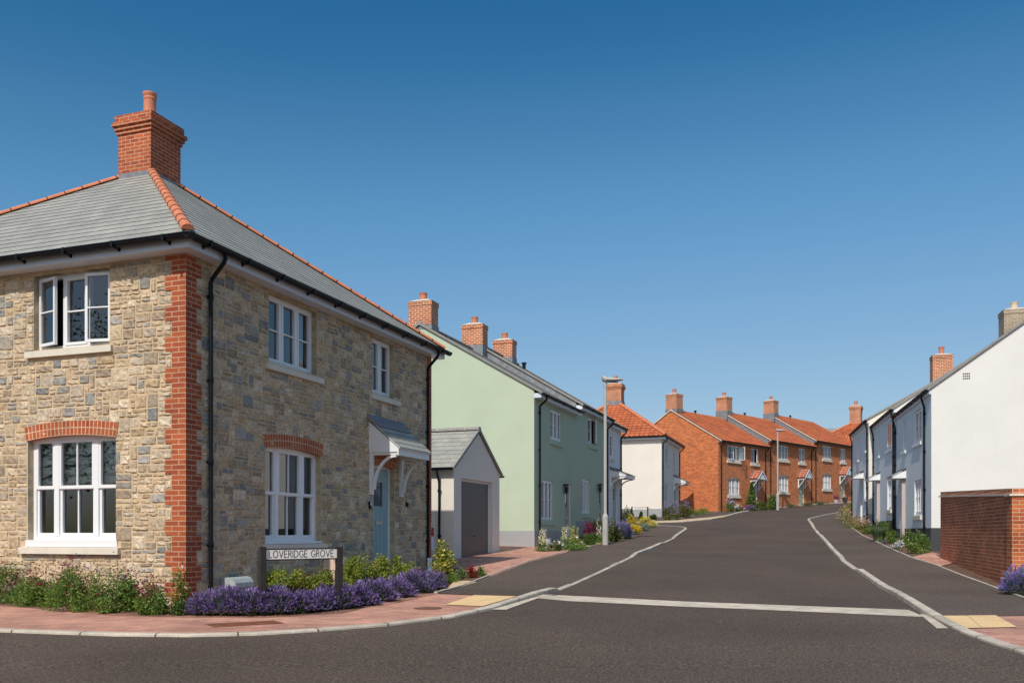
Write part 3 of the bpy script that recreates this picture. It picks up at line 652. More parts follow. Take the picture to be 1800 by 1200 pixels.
def house(name, label, cat, group, o, d, side, L, D, z0, ze, pitch, wallmat, roof, openings, ov=.25, plinth=None, gable_mat=None, verge='ridge_grey', fascia='trim_shaded', near_gable=None, fh=.17, ridgem=('ridge_grey', 'ridge_grey'), back=True, tilec=None, gut=True, u_in=0.):
    F = Frame(o, d, side); root = empty(name, F.P(0, 0, z0 + 1), label, cat, group)
    wall = MB(); ms = [M[wallmat], M['interior'], M[near_gable or gable_mat or wallmat], M[gable_mat or wallmat]]
    zt = ze + .03
    wall_face(wall, F, 0, L, z0, zt, openings)
    zr = ze + fh + .03 + pitch * (D / 2 + ov); zg = zr - .06; zw = ze + fh + .03 + pitch * ov - .06
    for u, mi in ((0, 2), (L, 3)):
        wall.face([F.P(u, 0, z0), F.P(u, -D, z0), F.P(u, -D, zw), F.P(u, -D / 2, zg), F.P(u, 0, zw)], mi)
    wall.face([F.P(0, -D, z0), F.P(L, -D, z0), F.P(L, -D, zw), F.P(0, -D, zw)], 0)
    wall.build('wall', ms, root)
    rb = MB(); e = .04; ze_ = ze + fh + .03
    slope(rb, F.P(-e, ov + .05, ze_ - pitch * .05), F.P(L + e, ov + .05, ze_ - pitch * .05), F.P(L + e, -D / 2, zr), F.P(-e, -D / 2, zr), roof)
    slope(rb, F.P(L + e, -D - ov, ze_), F.P(-e, -D - ov, ze_), F.P(-e, -D / 2, zr), F.P(L + e, -D / 2, zr), roof)
    tm = M['slate'] if roof == 'slate' else M['pantile']
    ro = rb.build('roof', [tm, M['lead']], root)
    ridge(F.P(-e, -D / 2, zr + .0), F.P(L + e, -D / 2, zr + .0), ro, r=.1, m=ridgem, joints=False)
    for u in (-e - .03, L + e - .02):
        for s_ in (0, 1):
            vb = MB()
            w0, w1 = (ov + .05, -D / 2) if s_ == 0 else (-D - ov, -D / 2)
            za, zb_ = (ze_ - pitch * .05, zr) if s_ == 0 else (ze_, zr)
            a, b = F.P(u, w0, za + .03), F.P(u, w1, zb_ + .03)
            vb.prism([a, b, b - Vector((0, 0, .085)), a - Vector((0, 0, .085))], F.d * .05)
            vb.build('verge', M[verge], ro)
    fb = MB(); F.box(fb, 0, L, 0, ov, ze, ze + fh * .92)
    fb.build('fascia', M[fascia], root)
    if gut: gutter(root, F, 0, L, ze + fh - .02, ov + .062)
    if plinth:
        pb = MB(); zp = plinth[0]; doors = [q for q in openings if q[2] < zp]
        cuts = [0.] + [x for q in sorted(doors) for x in (q[0] - .01, q[1] + .01)] + [L]
        for k in range(0, len(cuts), 2):
            if cuts[k + 1] > cuts[k]: F.box(pb, cuts[k], cuts[k + 1], 0, .02, z0, zp)
        F.box(pb, -.02, 0, -D, .02, z0, zp)
        pb.build('plinth', M[plinth[1]], root)
    return root, F, zr

def canopy_mono(root, F, u0, u1, ztop, zlow, proj, brackets=True, roofm='slate', bl=.85, lead=.25):
    """lean-to door canopy with white cheeks and curved brackets"""
    c = MB(); sl = (ztop - zlow) / proj; t = .05
    # cheeks and front board, closed underside
    for u in (u0 + .04, u1 - .08):
        c.prism([F.P(u, 0.002, zlow - .1), F.P(u, proj - .05, zlow - .1), F.P(u, proj - .05, zlow - .0), F.P(u, 0.002, ztop - .08)], F.d * .04)
    F.box(c, u0 + .04, u1 - .04, proj - .05, proj - .02, zlow - (.17 if brackets else .11), zlow - .015)
    c.face([F.P(u0 + .08, .004, zlow - .1), F.P(u1 - .08, .004, zlow - .1), F.P(u1 - .08, proj - .05, zlow - .1), F.P(u0 + .08, proj - .05, zlow - .1)])
    cn = c.build('door_canopy', M['white'], root)
    rb = MB(); slope(rb, F.P(u0, proj + .03, zlow - sl * .03 + .01), F.P(u1, proj + .03, zlow - sl * .03 + .01), F.P(u1, .0, ztop + .01), F.P(u0, .0, ztop + .01), 'slate', gauge=.17)
    for k, f_ in enumerate(rb.f[:0]): pass
    F2 = F
    rb.prism([F.P(u0 + .01, proj + .02, zlow - .04), F.P(u0 + .01, .003, ztop - .02), F.P(u0 + .01, .003, ztop + .0), F.P(u0 + .01, proj + .02, zlow - .02)], F.d * (u1 - u0 - .02), 2)
    rb.build('roof', [M[roofm], M['black'], M['white']], cn)
    if lead:
        lb = MB(); s = lead; lb.prism([F.P(u0 - .03, 0.0, ztop + .07), F.P(u0 - .03, s, ztop + .045 - sl * s + .01), F.P(u0 - .03, s, ztop + .03 - sl * s), F.P(u0 - .03, 0.0, ztop + .02)], F.d * (u1 - u0 + .0)); lb.build('flashing', M['lead'], cn)
    if brackets:
        for u in (u0 + .06, u1 - .14):
            b = MB(); z1 = zlow - .1; z0_ = z1 - bl
            F.box(b, u, u + .08, .002, .075, z0_, z1); F.box(b, u + .003, u + .077, .075, proj - .06, z1 - .055, z1 - .002)
            n = 12; pts = []
            for k in range(n + 1):                         # quarter ellipse rib
                A = math.pi / 2 * k / n; pts.append((proj - .1 - (proj - .2) * math.cos(A) + .0, z0_ + .12 + (bl - .2) * math.sin(A)))
            pts = [(.075 + (proj - .17) * (1 - math.cos(A_)), z0_ + .1 + (bl - .15) * math.sin(A_)) for A_ in [math.pi / 2 * k / n for k in range(n + 1)]]
            for (wa, za), (wb, zb_) in zip(pts, pts[1:]):
                dz = Vector((0, 0, 0)); tx, tz = wb - wa, zb_ - za; l_ = math.hypot(tx, tz); nx, nz = -tz / l_ * .05, tx / l_ * .05
                b.prism([F.P(u + .01, wa, za), F.P(u + .01, wb, zb_), F.P(u + .01, wb + (-nx), zb_ - nz), F.P(u + .01, wa - nx, za - nz)], F.d * .06)
            b.build('bracket', M['white'], cn)
    return cn

def surround(root, F, u, z0, z1):
    mb = MB(); F.box(mb, u, u + .06, .001, .12, z0, z1); return mb.build('door_surround', M['surround'], root)
def canopy_gable(root, F, uc, wd, ze, za, proj, bl=.75):
    c = MB(); h = wd / 2
    c.prism([F.P(uc - h + .08, proj - .06, ze), F.P(uc + h - .08, proj - .06, ze), F.P(uc, proj - .06, za - .1)], F.n * .03)
    for s_ in (-1, 1):                                     # barge boards and side plates
        a, b = F.P(uc + s_ * h, proj, ze - .07), F.P(uc, proj, za - .04)
        c.prism([a, b, b + Vector((0, 0, .1)), a + Vector((0, 0, .1))], F.n * .03)
        F.box(c, uc + s_ * (h - .1) - .03, uc + s_ * (h - .1) + .03, .002, proj - .06, ze - .09, ze)
    F.box(c, uc - h + .13, uc + h - .13, .004, proj - .06, ze - .02, ze - .005)
    cn = c.build('door_canopy', M['white'], root)
    rb = MB()
    slope(rb, F.P(uc - h - .02, proj + .02, ze + .02), F.P(uc - h - .02, 0, ze + .02), F.P(uc, 0, za + .06), F.P(uc, proj + .02, za + .06), 'pantile', gauge=.25)
    slope(rb, F.P(uc + h + .02, 0, ze + .02), F.P(uc + h + .02, proj + .02, ze + .02), F.P(uc, proj + .02, za + .06), F.P(uc, 0, za + .06), 'pantile', gauge=.25)
    rb.build('roof', M['pantile_pale'], cn)
    lb = MB()
    for s_ in (-1, 1):
        a, b = F.P(uc + s_ * (h + .05), .0, ze + .06), F.P(uc, .0, za + .14)
        lb.prism([a, b, b + Vector((0, 0, .1)), a + Vector((0, 0, .1))], F.n * .02)
    lb.build('flashing', M['lead'], cn)
    for s_ in (-1, 1):
        b = MB(); u = uc + s_ * (h - .12) - .035; z1 = ze - .09
        F.box(b, u, u + .07, .002, .07, z1 - bl, z1); F.box(b, u + .002, u + .068, .07, proj - .1, z1 - .055, z1 - .002)
        a, e = F.P(u + .01, .06, z1 - bl + .1), F.P(u + .01, proj - .15, z1 - .06)
        b.prism([a, e, e + Vector((0, 0, -.07)), a + Vector((0, 0, -.07))], F.d * .05); b.build('bracket', M['white'], cn)
    return cn

def ridge_vent(root, F, u, w, z):
    mb = MB(); mb.tube([F.P(u, w, z), F.P(u, w, z + .22)], .08, 10); mb.tube([F.P(u, w, z + .22), F.P(u, w, z + .27)], [.13, .11], 10); return mb.build('roof_vent', M['black'], root)
def vent(root, F, u, z, m='pot', w=.22, h=.15):
    mb = MB()
    for k in range(3): F.box(mb, u, u + w, .0, .012, z + k * h / 3 + .006, z + (k + 1) * h / 3 - .006)
    return mb.build('air_brick', M[m], root)

# ------------------------------------------------------------------ the stone corner house
A0 = (-4.78, 13.33); HL = 8.52
FR = Frame(A0, D1, 1); FL = Frame(A0, D2, -1)
SH = empty('stone_house', (A0[0], A0[1], -1.1), 'corner house of buff rubble stone with red brick quoins and a grey slate pyramid roof', 'house')
ZB, ZT = -2.0, 4.10
openL = [(1.40, 2.91, 2.85, 4.02), (1.28, 3.03, -.15, 1.50), (5.3, 7.05, -.15, 1.50), (5.3, 6.8, 2.85, 4.02)]
openR = [(1.97, 3.70, -.18, 1.47), (2.07, 3.56, 2.86, 4.03), (5.68, 6.65, 2.86, 4.03), (5.70, 6.67, -.82, 1.40)]
w_ = MB(); wall_face(w_, FL, 0, HL, ZB, ZT, openL, depth=.12, rmi=2); wall_face(w_, FR, 0, HL, ZB, ZT, openR, depth=.12, rmi=2)
Fb = FR.at(HL); w_.face([FR.P(HL, 0, ZB), FR.P(HL, -HL, ZB), FR.P(HL, -HL, ZT), FR.P(HL, 0, ZT)]); w_.face([FR.P(0, -HL, ZB), FR.P(HL, -HL, ZB), FR.P(HL, -HL, ZT), FR.P(0, -HL, ZT)])
SHW = w_.build('wall', [M['mortar'], M['interior'], M['reveal_stone']], SH)
BUFF = [(.55, .44, .305), (.58, .48, .345), (.51, .405, .28), (.60, .50, .375), (.465, .38, .28), (.56, .445, .305), (.52, .44, .34), (.41, .34, .26), (.35, .28, .205), (.62, .53, .41), (.49, .37, .23)]
GREY = [(.30, .30, .28), (.26, .265, .26), (.37, .36, .33), (.33, .31, .27)]
def stones(F, u0, u1, z0, z1, blocked, seed, greyp=.2):
    rnd = random.Random(seed); mb = MB(); cu = .035; hs = []; z = z0
    while z < z1 - .03:
        h = rnd.choice((.055, .065, .075, .085, .07)); h = min(h, z1 - z); hs.append((z, z + h)); z += h
    nz, nu = len(hs), int((u1 - u0) / cu); occ = [[False] * nu for _ in range(nz)]
    for r_ in range(nz):
        for c in range(nu):
            uc, zc = u0 + (c + .5) * cu, (hs[r_][0] + hs[r_][1]) / 2
            if blocked(uc, zc): occ[r_][c] = True
    for r_ in range(nz):
        c = 0
        while c < nu:
            if occ[r_][c]: c += 1; continue
            nh = rnd.choices((1, 2, 3), (.46, .45, .09))[0]
            wd = {1: rnd.uniform(.13, .31), 2: rnd.uniform(.14, .37), 3: rnd.uniform(.2, .33)}[nh]; nw = max(3, int(wd / cu))
            while r_ + nh > nz or any(occ[r_ + k][c] for k in range(nh)): nh -= 1
            w = 0
            while c + w < nu and w < nw and not any(occ[r_ + k][c + w] for k in range(nh)): w += 1
            # do not leave slivers
            rest = 0
            while c + w + rest < nu and rest < 3 and not occ[r_][c + w + rest]: rest += 1
            if 0 < rest < 3 and all(not occ[r_ + k][c + w + q] for k in range(nh) for q in range(rest)): w += rest
            for k in range(nh):
                for q in range(w): occ[r_ + k][c + q] = True
            a, b, zz0, zz1 = u0 + c * cu, u0 + (c + w) * cu, hs[r_][0], hs[r_ + nh - 1][1]
            if b > u1 - .001: b = u1
            j = .006; jo = lambda: rnd.uniform(j * .5, j * 1.7)
            P = [(a + jo(), zz0 + jo()), (b - jo(), zz0 + jo()), (b - jo(), zz1 - jo()), (a + jo(), zz1 - jo())]
            if rnd.random() < greyp: base = rnd.choice(GREY)
            else: base = rnd.choice(BUFF)
            k_ = rnd.uniform(.84, 1.15); colr = (base[0] * k_, base[1] * k_, base[2] * k_, 1)
            dep = rnd.uniform(.003, .012); ins = min(.016, (zz1 - zz0) * .22, (b - a) * .2)
            cu_, cz_ = (a + b) / 2, (zz0 + zz1) / 2
            nu_ = max(2, min(5, int((b - a) / .07))); nz_ = 2 if zz1 - zz0 > .1 else 1
            out = [[None] * (nu_ + 1) for _ in range(nz_ + 1)]
            for y in range(nz_ + 1):
                for x in range(nu_ + 1):
                    fx, fy = x / nu_, y / nz_
                    uu = (P[0][0] * (1 - fx) + P[1][0] * fx) * (1 - fy) + (P[3][0] * (1 - fx) + P[2][0] * fx) * fy
                    zz = (P[0][1] * (1 - fx) + P[1][1] * fx) * (1 - fy) + (P[3][1] * (1 - fx) + P[2][1] * fx) * fy
                    uu += (cu_ - uu) * (ins * 2 / (b - a)) + (rnd.uniform(-.004, .004) if 0 < x < nu_ else 0); zz += (cz_ - zz) * (ins * 2 / (zz1 - zz0)) + rnd.uniform(-.003, .003)
                    out[y][x] = F.P(uu, dep + rnd.uniform(-.005, .013), zz)
            for y in range(nz_):
                for x in range(nu_): mb.face([out[y][x], out[y][x + 1], out[y + 1][x + 1], out[y + 1][x]], 0, None, colr)
            rim = out[0][:] + [out[y][nu_] for y in range(1, nz_ + 1)] + out[nz_][nu_ - 1::-1] + [out[y][0] for y in range(nz_ - 1, 0, -1)]
            base_ring = []
            for q_ in rim:
                v = q_ - F.o; uu, zz = v.dot(F.d), q_.z
                uu += (uu - cu_) * (ins * 2 / (b - a)) * 1.05; zz += (zz - cz_) * (ins * 2 / (zz1 - zz0)) * 1.05
                base_ring.append(F.P(uu, -.004, zz))
            for k in range(len(rim)):
                k2 = (k + 1) % len(rim); mb.face([base_ring[k], base_ring[k2], rim[k2], rim[k]], 0, None, colr)
            c += w
    return mb
def quoin_w(z, wide, narrow, phase):             # blocks of three brick courses, wide and narrow in turn
    return wide if int((z + 10 - .06) / .225) % 2 == phase else narrow
def blockL(u, z):
    if u < quoin_w(z, .36, .24, 0): return True
    for k, (a, b, c, d) in enumerate(openL):
        if a < u < b and c - .13 < z < d: return True
        if a - .08 < u < b + .14 and c - .18 < z < c: return True
    return False
def blockR(u, z):
    if u < quoin_w(z, .3375, .225, 1) or u > HL - .2: return True
    for k, (a, b, c, d) in enumerate(openR):
        if a < u < b and c - .02 < z < d: return True
        if k != 3 and a - .1 < u < b + .14 and c - .13 < z < c: return True
    return False
def mesh_stones(F, u0, u1, blk, seed, gp): return stones(F, u0, u1, -1.5, 4.08, blk, seed, gp)
mesh_stones(FL, 0, HL, blockL, 5, .16).build('stonework', M['stone'], SHW)
mesh_stones(FR, 0, HL, blockR, 8, .24).build('stonework', M['stone'], SHW)
qb = MB(); qc = MB(); z = -1.5 - ((-1.5 + 10 - .06) % .225)
while z < 4.08:
    t = min(z + .225, 4.08); zm = z + .1
    wl_, wr_ = quoin_w(zm, .36, .24, 0), quoin_w(zm, .3375, .225, 1); e = .016
    qb.face([FL.P(-e, e, z), FL.P(wl_, e, z), FL.P(wl_, e, t), FL.P(-e, e, t)], 0, [(0, z + .06), (wl_ * .9375, z + .06), (wl_ * .9375, t + .06), (0, t + .06)]); qb.face([FL.P(wl_, e, z), FL.P(wl_, -.01, z), FL.P(wl_, -.01, t), FL.P(wl_, e, t)])
    qb.face([FR.P(-e, e, z), FR.P(wr_, e, z), FR.P(wr_, e, t), FR.P(-e, e, t)], 0, [(.1125, z + .06), (.1125 + wr_, z + .06), (.1125 + wr_, t + .06), (.1125, t + .06)]); qb.face([FR.P(wr_, e, z), FR.P(wr_, -.01, z), FR.P(wr_, -.01, t), FR.P(wr_, e, t)])
    for zz in (z, t):
        qb.face([FL.P(-e, e, zz), FL.P(.36, e, zz), FL.P(.36, 0, zz), FL.P(0, 0, zz)]); qb.face([FR.P(-e, e, zz), FR.P(.33, e, zz), FR.P(.33, 0, zz), FR.P(0, 0, zz)])
    qc.face([FR.P(HL - .19, e, z), FR.P(HL + e, e, z), FR.P(HL + e, e, t), FR.P(HL - .19, e, t)]); qc.face([FR.P(HL + e, e, z), FR.P(HL + e, -.3, z), FR.P(HL + e, -.3, t), FR.P(HL + e, e, t)])
    qc.face([FR.P(HL - .19, e, z), FR.P(HL - .19, 0, z), FR.P(HL - .19, 0, t), FR.P(HL - .19, e, t)])
    z += .225
qb.build('quoins', M['brick_red'], SH); qc.build('quoins', M['brick_red'], SH)
def arch(root, F, u0, u1, zs, rise, h, name='brick_arch', proud=.02, n=24):
    mb = MB(); c = (u0 + u1) / 2; a = (u1 - u0) / 2 + .02; Rr = (a * a + rise * rise) / (2 * rise); zc = zs + rise - Rr; A = math.asin(a / Rr)
    def P(k, r_, w): t = -A + 2 * A * k / n; return F.P(c + math.sin(t) * r_, w, zc + math.cos(t) * r_)
    for k in range(n):
        L0, L1 = k * .075 * 1.5, (k + 1) * .075 * 1.5
        s0, s1 = 2 * A * Rr * k / n, 2 * A * Rr * (k + 1) / n
        mb.face([P(k, Rr, proud), P(k + 1, Rr, proud), P(k + 1, Rr + h, proud), P(k, Rr + h, proud)], 0, [(s0 , 0.00), (s1, 0.00), (s1, .225), (s0, .225)])
        mb.face([P(k, Rr, proud), P(k + 1, Rr, proud), P(k + 1, Rr, -.115), P(k, Rr, -.115)], 0, [(s0, 0), (s1, 0), (s1, .13), (s0, .13)])
        mb.face([P(k, Rr + h, proud), P(k + 1, Rr + h, proud), P(k + 1, Rr + h, -.01), P(k, Rr + h, -.01)], 0)
    for k in (0, n): mb.face([P(k, Rr, proud), P(k, Rr + h, proud), P(k, Rr + h, -.05), P(k, Rr, -.05)])
    return mb.build(name, M['arch_brick'], root)
M['arch_brick'] = brickmat('arch_brick', (.48, .115, .035, 1), (.31, .062, .024, 1), (.62, .43, .28, 1), bw=.075, bh=.1125, ms=.0075, off=0)
arch(SH, FL, 1.28, 3.03, 1.435, .065, .225); arch(SH, FL, 5.3, 7.05, 1.435, .065, .225)
arch(SH, FR, 1.97, 3.70, 1.405, .065, .225); arch(SH, FR, 5.70, 6.67, 1.35, .05, .225)
window(SH, FL, 1.40, 2.91, 2.86, 4.02, sill=(1.33, 3.04, 2.73, 2.84, .06), open_=[(0, (-1, .16)), (2, (1, .24))], inside=[('curtain', 1.45, 1.6, 2.9, 4.0)], fw=.055)
window(SH, FL, 1.28, 3.03, -.12, 1.50, style='sash', sill=(1.19, 3.16, -.335, -.225, .07), inside=[('blind', 1.30, 3.0, .72, 1.5)], fw=.06)
window(SH, FL, 5.3, 6.8, 2.86, 4.02, sill=(5.2, 6.9, 2.73, 2.84, .06))
window(SH, FL, 5.3, 7.05, -.12, 1.50, style='sash', sill=(5.2, 7.15, -.335, -.225, .07))
window(SH, FR, 1.97, 3.70, -.16, 1.47, style='sash', sill=(1.9, 3.85, -.30, -.20, .06), inside=[('curtain', 2.0, 2.25, -.1, 1.4)], fw=.06)
window(SH, FR, 2.07, 3.56, 2.87, 4.03, sill=(1.99, 3.74, 2.73, 2.84, .06), inside=[('curtain', 2.1, 2.42, 2.9, 4.0), ('curtain', 3.2, 3.52, 2.9, 4.0)])
window(SH, FR, 5.68, 6.65, 2.87, 4.03, lights=2, inside=[('blind_plain', 5.7, 6.6, 3.5, 4.0)], sill=(5.60, 6.86, 2.73, 2.84, .06))
wf = MB()                                                # white bay sub-sills under the sash windows
FL.box(wf, 1.25, 3.06, -.12, .02, -.225, -.12); wf.build('window_board', M['white'], SH)
wf = MB(); FR.box(wf, 1.95, 3.73, -.12, .02, -.20, -.16); wf.build('window_board', M['white'], SH)
door(SH, FR, 5.70, 6.67, -.80, 1.40, M['doorblue'])
canopy_mono(SH, FR, 5.48, 7.02, 2.34, 1.72, .70, bl=.85)
mb = MB(); FR.box(mb, 5.5, 5.56, .0, .05, .48, .62); FR.box(mb, 5.508, 5.552, .05, .055, .55, .61, 1); mb.build('doorbell', [M['black'], M['white']], SH)
mb = MB(); FR.box(mb, 7.2, 7.26, .0, .05, .56, .66); mb.build('key_safe', M['black'], SH)
vent(SH, FR, 5.2, 3.86, 'brick_buff'); vent(SH, FR, 3.05, -.85, 'pot', w=.24, h=.12)
# eaves, roof, chimney
OV = .25; ZS = 4.08
fb = MB()
FL.box(fb, -OV, HL + OV, 0, OV, ZS, ZS + .15); FR.box(fb, 0.002, HL + OV, 0, OV, ZS, ZS + .15)
fb2 = fb.build('fascia', M['trim_shaded'], SH)
E0 = OV + .05; zE = 4.27; cx_, cy_ = HL / 2, -HL / 2; apex = FR.P(HL / 2, -HL / 2 - .14, 7.50)
cor = [FR.P(-E0, E0, zE), FR.P(HL + E0, E0, zE), FR.P(HL + E0, -HL - E0, zE), FR.P(-E0, -HL - E0, zE)]
rb = MB()
for k in range(4):
    a, b = cor[k], cor[(k + 1) % 4]; slope(rb, a, b, apex, apex, 'slate')
ro = rb.build('roof', [M['slate'], M['slate_edge']], SH)
for k in range(4):
    a = cor[k] + (apex - cor[k]) * .012; ridge(a + Vector((0, 0, .02)), apex + Vector((0, 0, .02)), ro, seg=.45 if k == 0 else .36, r=.088 if k == 0 else .068, name='hip_tiles')
gutter(SH, FL, -OV - .14, HL + OV, ZS + .155, OV + .085, r=.07); gutter(SH, FR, -OV - .14, HL + OV + .1, ZS + .155, OV + .085, r=.07)
downpipe(SH, FR, .51, ZS + .15, -1.1, ov=OV + .06, neck=.42); downpipe(SH, FR, 8.28, ZS + .15, -.95, ov=OV + .06, neck=.42)
chimney(SH, (FR.P(HL / 2, -HL / 2 - .14, 0).x, FR.P(HL / 2, -HL / 2 - .14, 0).y), D1, .88, .82, 6.6, 8.45, 'brick_red', 'big', poth=.56, potr=.135)
fl = MB(); c_ = FR.P(HL / 2, -HL / 2 - .14, 0); dd, ee = FR.d, FR.n
fl.box(c_ - dd * .47 - ee * .43 + Vector((0, 0, 7.0)), dd * .94, ee * .86, (0, 0, .27)); fl.build('flashing', M['lead'], ro)
# ------------------------------------------------------------------ garage
GA = (-1.61, 25.2); W = 3.61
FG = Frame(GA, D1, 1); GR = empty('garage', (GA[0], GA[1], -.8), 'small rendered garage with a grey slate roof and ribbed brown up-and-over door', 'garage')
gw = MB(); zE_ = 1.82; zA = 2.96; DG = 6.2
us = [0, .53, 2.98, W]
wall_face(gw, FG, 0, W, -2, zE_, [(.53, 2.98, -.81, 1.53, False)], depth=.2)
gw.face([FG.P(0, 0, zE_), FG.P(W, 0, zE_), FG.P(W / 2, 0, zA)])
gw.face([FG.P(0, -DG, -2), FG.P(W, -DG, -2), FG.P(W, -DG, zE_), FG.P(W / 2, -DG, zA), FG.P(0, -DG, zE_)])
for u in (0, W): gw.face([FG.P(u, 0, -2), FG.P(u, -DG, -2), FG.P(u, -DG, zE_), FG.P(u, 0, zE_)])
gw.build('wall', [M['r_greige'], M['interior']], GR)
rb = MB(); ovg = .14; zlow = zE_ - ovg * .63 + .06
slope(rb, FG.P(-ovg, -DG, zlow), FG.P(-ovg, .05, zlow), FG.P(W / 2, .05, zA + .07), FG.P(W / 2, -DG, zA + .07), 'slate')
slope(rb, FG.P(W + ovg, .05, zlow), FG.P(W + ovg, -DG, zlow), FG.P(W / 2, -DG, zA + .07), FG.P(W / 2, .05, zA + .07), 'slate')
gro = rb.build('roof', [M['slate'], M['slate_edge']], GR)
ridge(FG.P(W / 2, .06, zA + .07), FG.P(W / 2, -DG, zA + .07), gro, r=.1, m=('ridge_grey', 'cap'), joints=True)
for s_ in (0, W):
    vb = MB()
    a, b = FG.P(s_ + (-ovg if s_ == 0 else ovg), .03, zlow + .02), FG.P(W / 2, .03, zA + .1)
    vb.prism([a, b, b - Vector((0, 0, .09)), a - Vector((0, 0, .09))], FG.n * .04)
    vb.build('verge', M['ridge_grey'], gro)
FGL = Frame(GA, D2, -1); gutter(GR, FGL, -.05, DG, zlow - .02, ovg + .05); FGR = Frame((FG.P(W, 0, 0).x, FG.P(W, 0, 0).y), D2, 1); gutter(GR, FGR, -.08, DG, zlow - .02, ovg + .05)
downpipe(GR, FGL, .42, zlow - .04, -.85, ov=ovg + .05, neck=.35)
fr = MB(); FG.box(fr, .53, .60, -.19, -.12, -.80, 1.53); FG.box(fr, 2.91, 2.98, -.19, -.12, -.80, 1.53); FG.box(fr, .6, 2.91, -.19, -.12, 1.46, 1.53)
dr = MB(); n = 34; a, b = .60, 2.91
for k in range(n):                                       # vertical ribs
    u0 = a + (b - a) * k / n; u1 = a + (b - a) * (k + 1) / n; um = u0 + (u1 - u0) * .34
    dr.face([FG.P(u0, -.17, -.80), FG.P(um - .006, -.17, -.80), FG.P(um - .006, -.17, 1.46), FG.P(u0, -.17, 1.46)])
    dr.face([FG.P(um - .006, -.17, -.80), FG.P(um, -.112, -.80), FG.P(um, -.112, 1.46), FG.P(um - .006, -.17, 1.46)])
    dr.face([FG.P(um, -.112, -.80), FG.P(u1 - .006, -.112, -.80), FG.P(u1 - .006, -.112, 1.46), FG.P(um, -.112, 1.46)])
    dr.face([FG.P(u1 - .006, -.112, -.80), FG.P(u1, -.17, -.80), FG.P(u1, -.17, 1.46), FG.P(u1 - .006, -.112, 1.46)])
gd = dr.build('garage_door', M['garage_door'], GR); fr.build('door_frame', M['trim_shaded'], gd)
h_ = MB(); h_.tube([FG.P(1.75, -.15, -.12), FG.P(1.75, -.10, -.12)], .022, 10); FG.box(h_, 1.69, 1.81, -.11, -.09, -.135, -.105); h_.build('handle', M['black'], gd)

def sub(F, u, w=0): q = F.P(u, w, 0); return (q.x, q.y)
# ------------------------------------------------------------------ green terrace and its white end
def lantern(root, F, u, z):
    mb = MB(); F.box(mb, u - .03, u + .03, 0, .07, z + .16, z + .2); F.box(mb, u - .075, u + .075, .05, .2, z + .17, z + .2); F.box(mb, u - .06, u + .06, .065, .185, z - .12, z - .1)
    for a in (-.065, .055):
        for b in (.06, .18): F.box(mb, u + a, u + a + .01, b, b + .01, z - .11, z + .17)
    F.box(mb, u - .05, u + .05, .075, .175, z - .08, z + .14, 1); mb.prism([F.P(u - .075, .05, z + .2), F.P(u + .075, .05, z + .2), F.P(u + .075, .2, z + .2), F.P(u - .075, .2, z + .2)], (0, 0, .04))
    return mb.build('wall_lantern', [M['black'], M['carglass']], root)
K = 1.045
def kk(L): return [tuple(v * K for v in o) for o in L]
def ks(*L): return tuple(v * K for v in L)
G0 = (.72 * K, 29.6 * K); FGN = Frame(G0, D1, 1); GD = 8.2 * K
op = kk([(1.81, 3.11, 3.21, 4.24), (.79, 2.08, .42, 1.76), (3.55, 4.35, -.42, 1.79)])
h1, F1, zr1 = house('green_house', 'pale green rendered end house whose long lit gable stands above the garage', 'house', None, G0, D1, 1, 5.07 * K, GD, -2.2, 4.37 * K, .585, 'r_green', 'slate', op, plinth=(.05 * K, 'plinth'), verge='ridge_grey')
window(h1, F1, *op[0], sill=ks(1.73, 3.28, 3.02, 3.18, .06), sillmat='r_green', inside=[('curtain',) + ks(1.9, 2.2, 3.2, 4.2)]); window(h1, F1, *op[1], sill=ks(.71, 2.2, .25, .40, .06), sillmat='r_green')
door(h1, F1, *op[2], M['doorgrey']); lantern(h1, F1, 3.32 * K, 1.5 * K); downpipe(h1, F1, .5, 4.5 * K, -.6, ov=.3)
def flashbox(root, c, d, s1, s2, z0, z1):
    d = Vector((d[0], d[1], 0)).normalized(); e = Vector((-d.y, d.x, 0)); mb = MB(); mb.box(Vector((c.x, c.y, z0)) - d * s1 / 2 - e * s2 / 2, d * s1, e * s2, (0, 0, z1 - z0)); return mb.build('flashing', M['lead'], root)
cq = F1.P(.3, -GD / 2, 0); chimney(h1, (cq.x, cq.y), D1, .58, .90, 6.3, 7.86 * K); flashbox(h1, cq, D1, .62, .94, 7.22 * K - .34, 7.22 * K - .18)
op = kk([(1.75, 3.0, 3.53, 4.56), (.81, 2.0, .74, 2.06), (3.48, 4.22, -.1, 2.03)])
h2, F2, zr2 = house('green_house', 'sage green terraced house with an open upper casement beyond the green end house', 'house', None, sub(FGN, 5.07 * K), D1, 1, 4.96 * K, GD, -2, 4.64 * K, .60, 'r_green', 'slate', op, plinth=(.42 * K, 'plinth'), near_gable='lead')
window(h2, F2, *op[0], lights=2, sill=ks(1.67, 3.15, 3.34, 3.5, .06), sillmat='r_green', open_=[(1, (1, .3))], inside=[('blind',) + ks(1.8, 2.4, 3.8, 4.5)]); window(h2, F2, *op[1], sill=ks(.73, 2.12, .57, .72, .06), sillmat='r_green')
door(h2, F2, *op[2], M['doorgrey']); lantern(h2, F2, 3.2 * K, 1.75 * K); downpipe(h2, F2, 4.8 * K, 4.75 * K, -.2, ov=.3)
cq = F2.P(-.2, -GD / 2 + .05, 0); chimney(h2, (cq.x, cq.y), D1, .58, .90, 6.5, 8.05 * K); flashbox(h2, cq, D1, .62, .94, 6.6, 7.40 * K - .15)
cq = F2.P(3.2 * K, -GD / 2 + .05, 0); chimney(h2, (cq.x, cq.y), D1, .58, .90, 6.5, 8.12 * K); flashbox(h2, cq, D1, .62, .94, 6.6, 7.52 * K - .14)
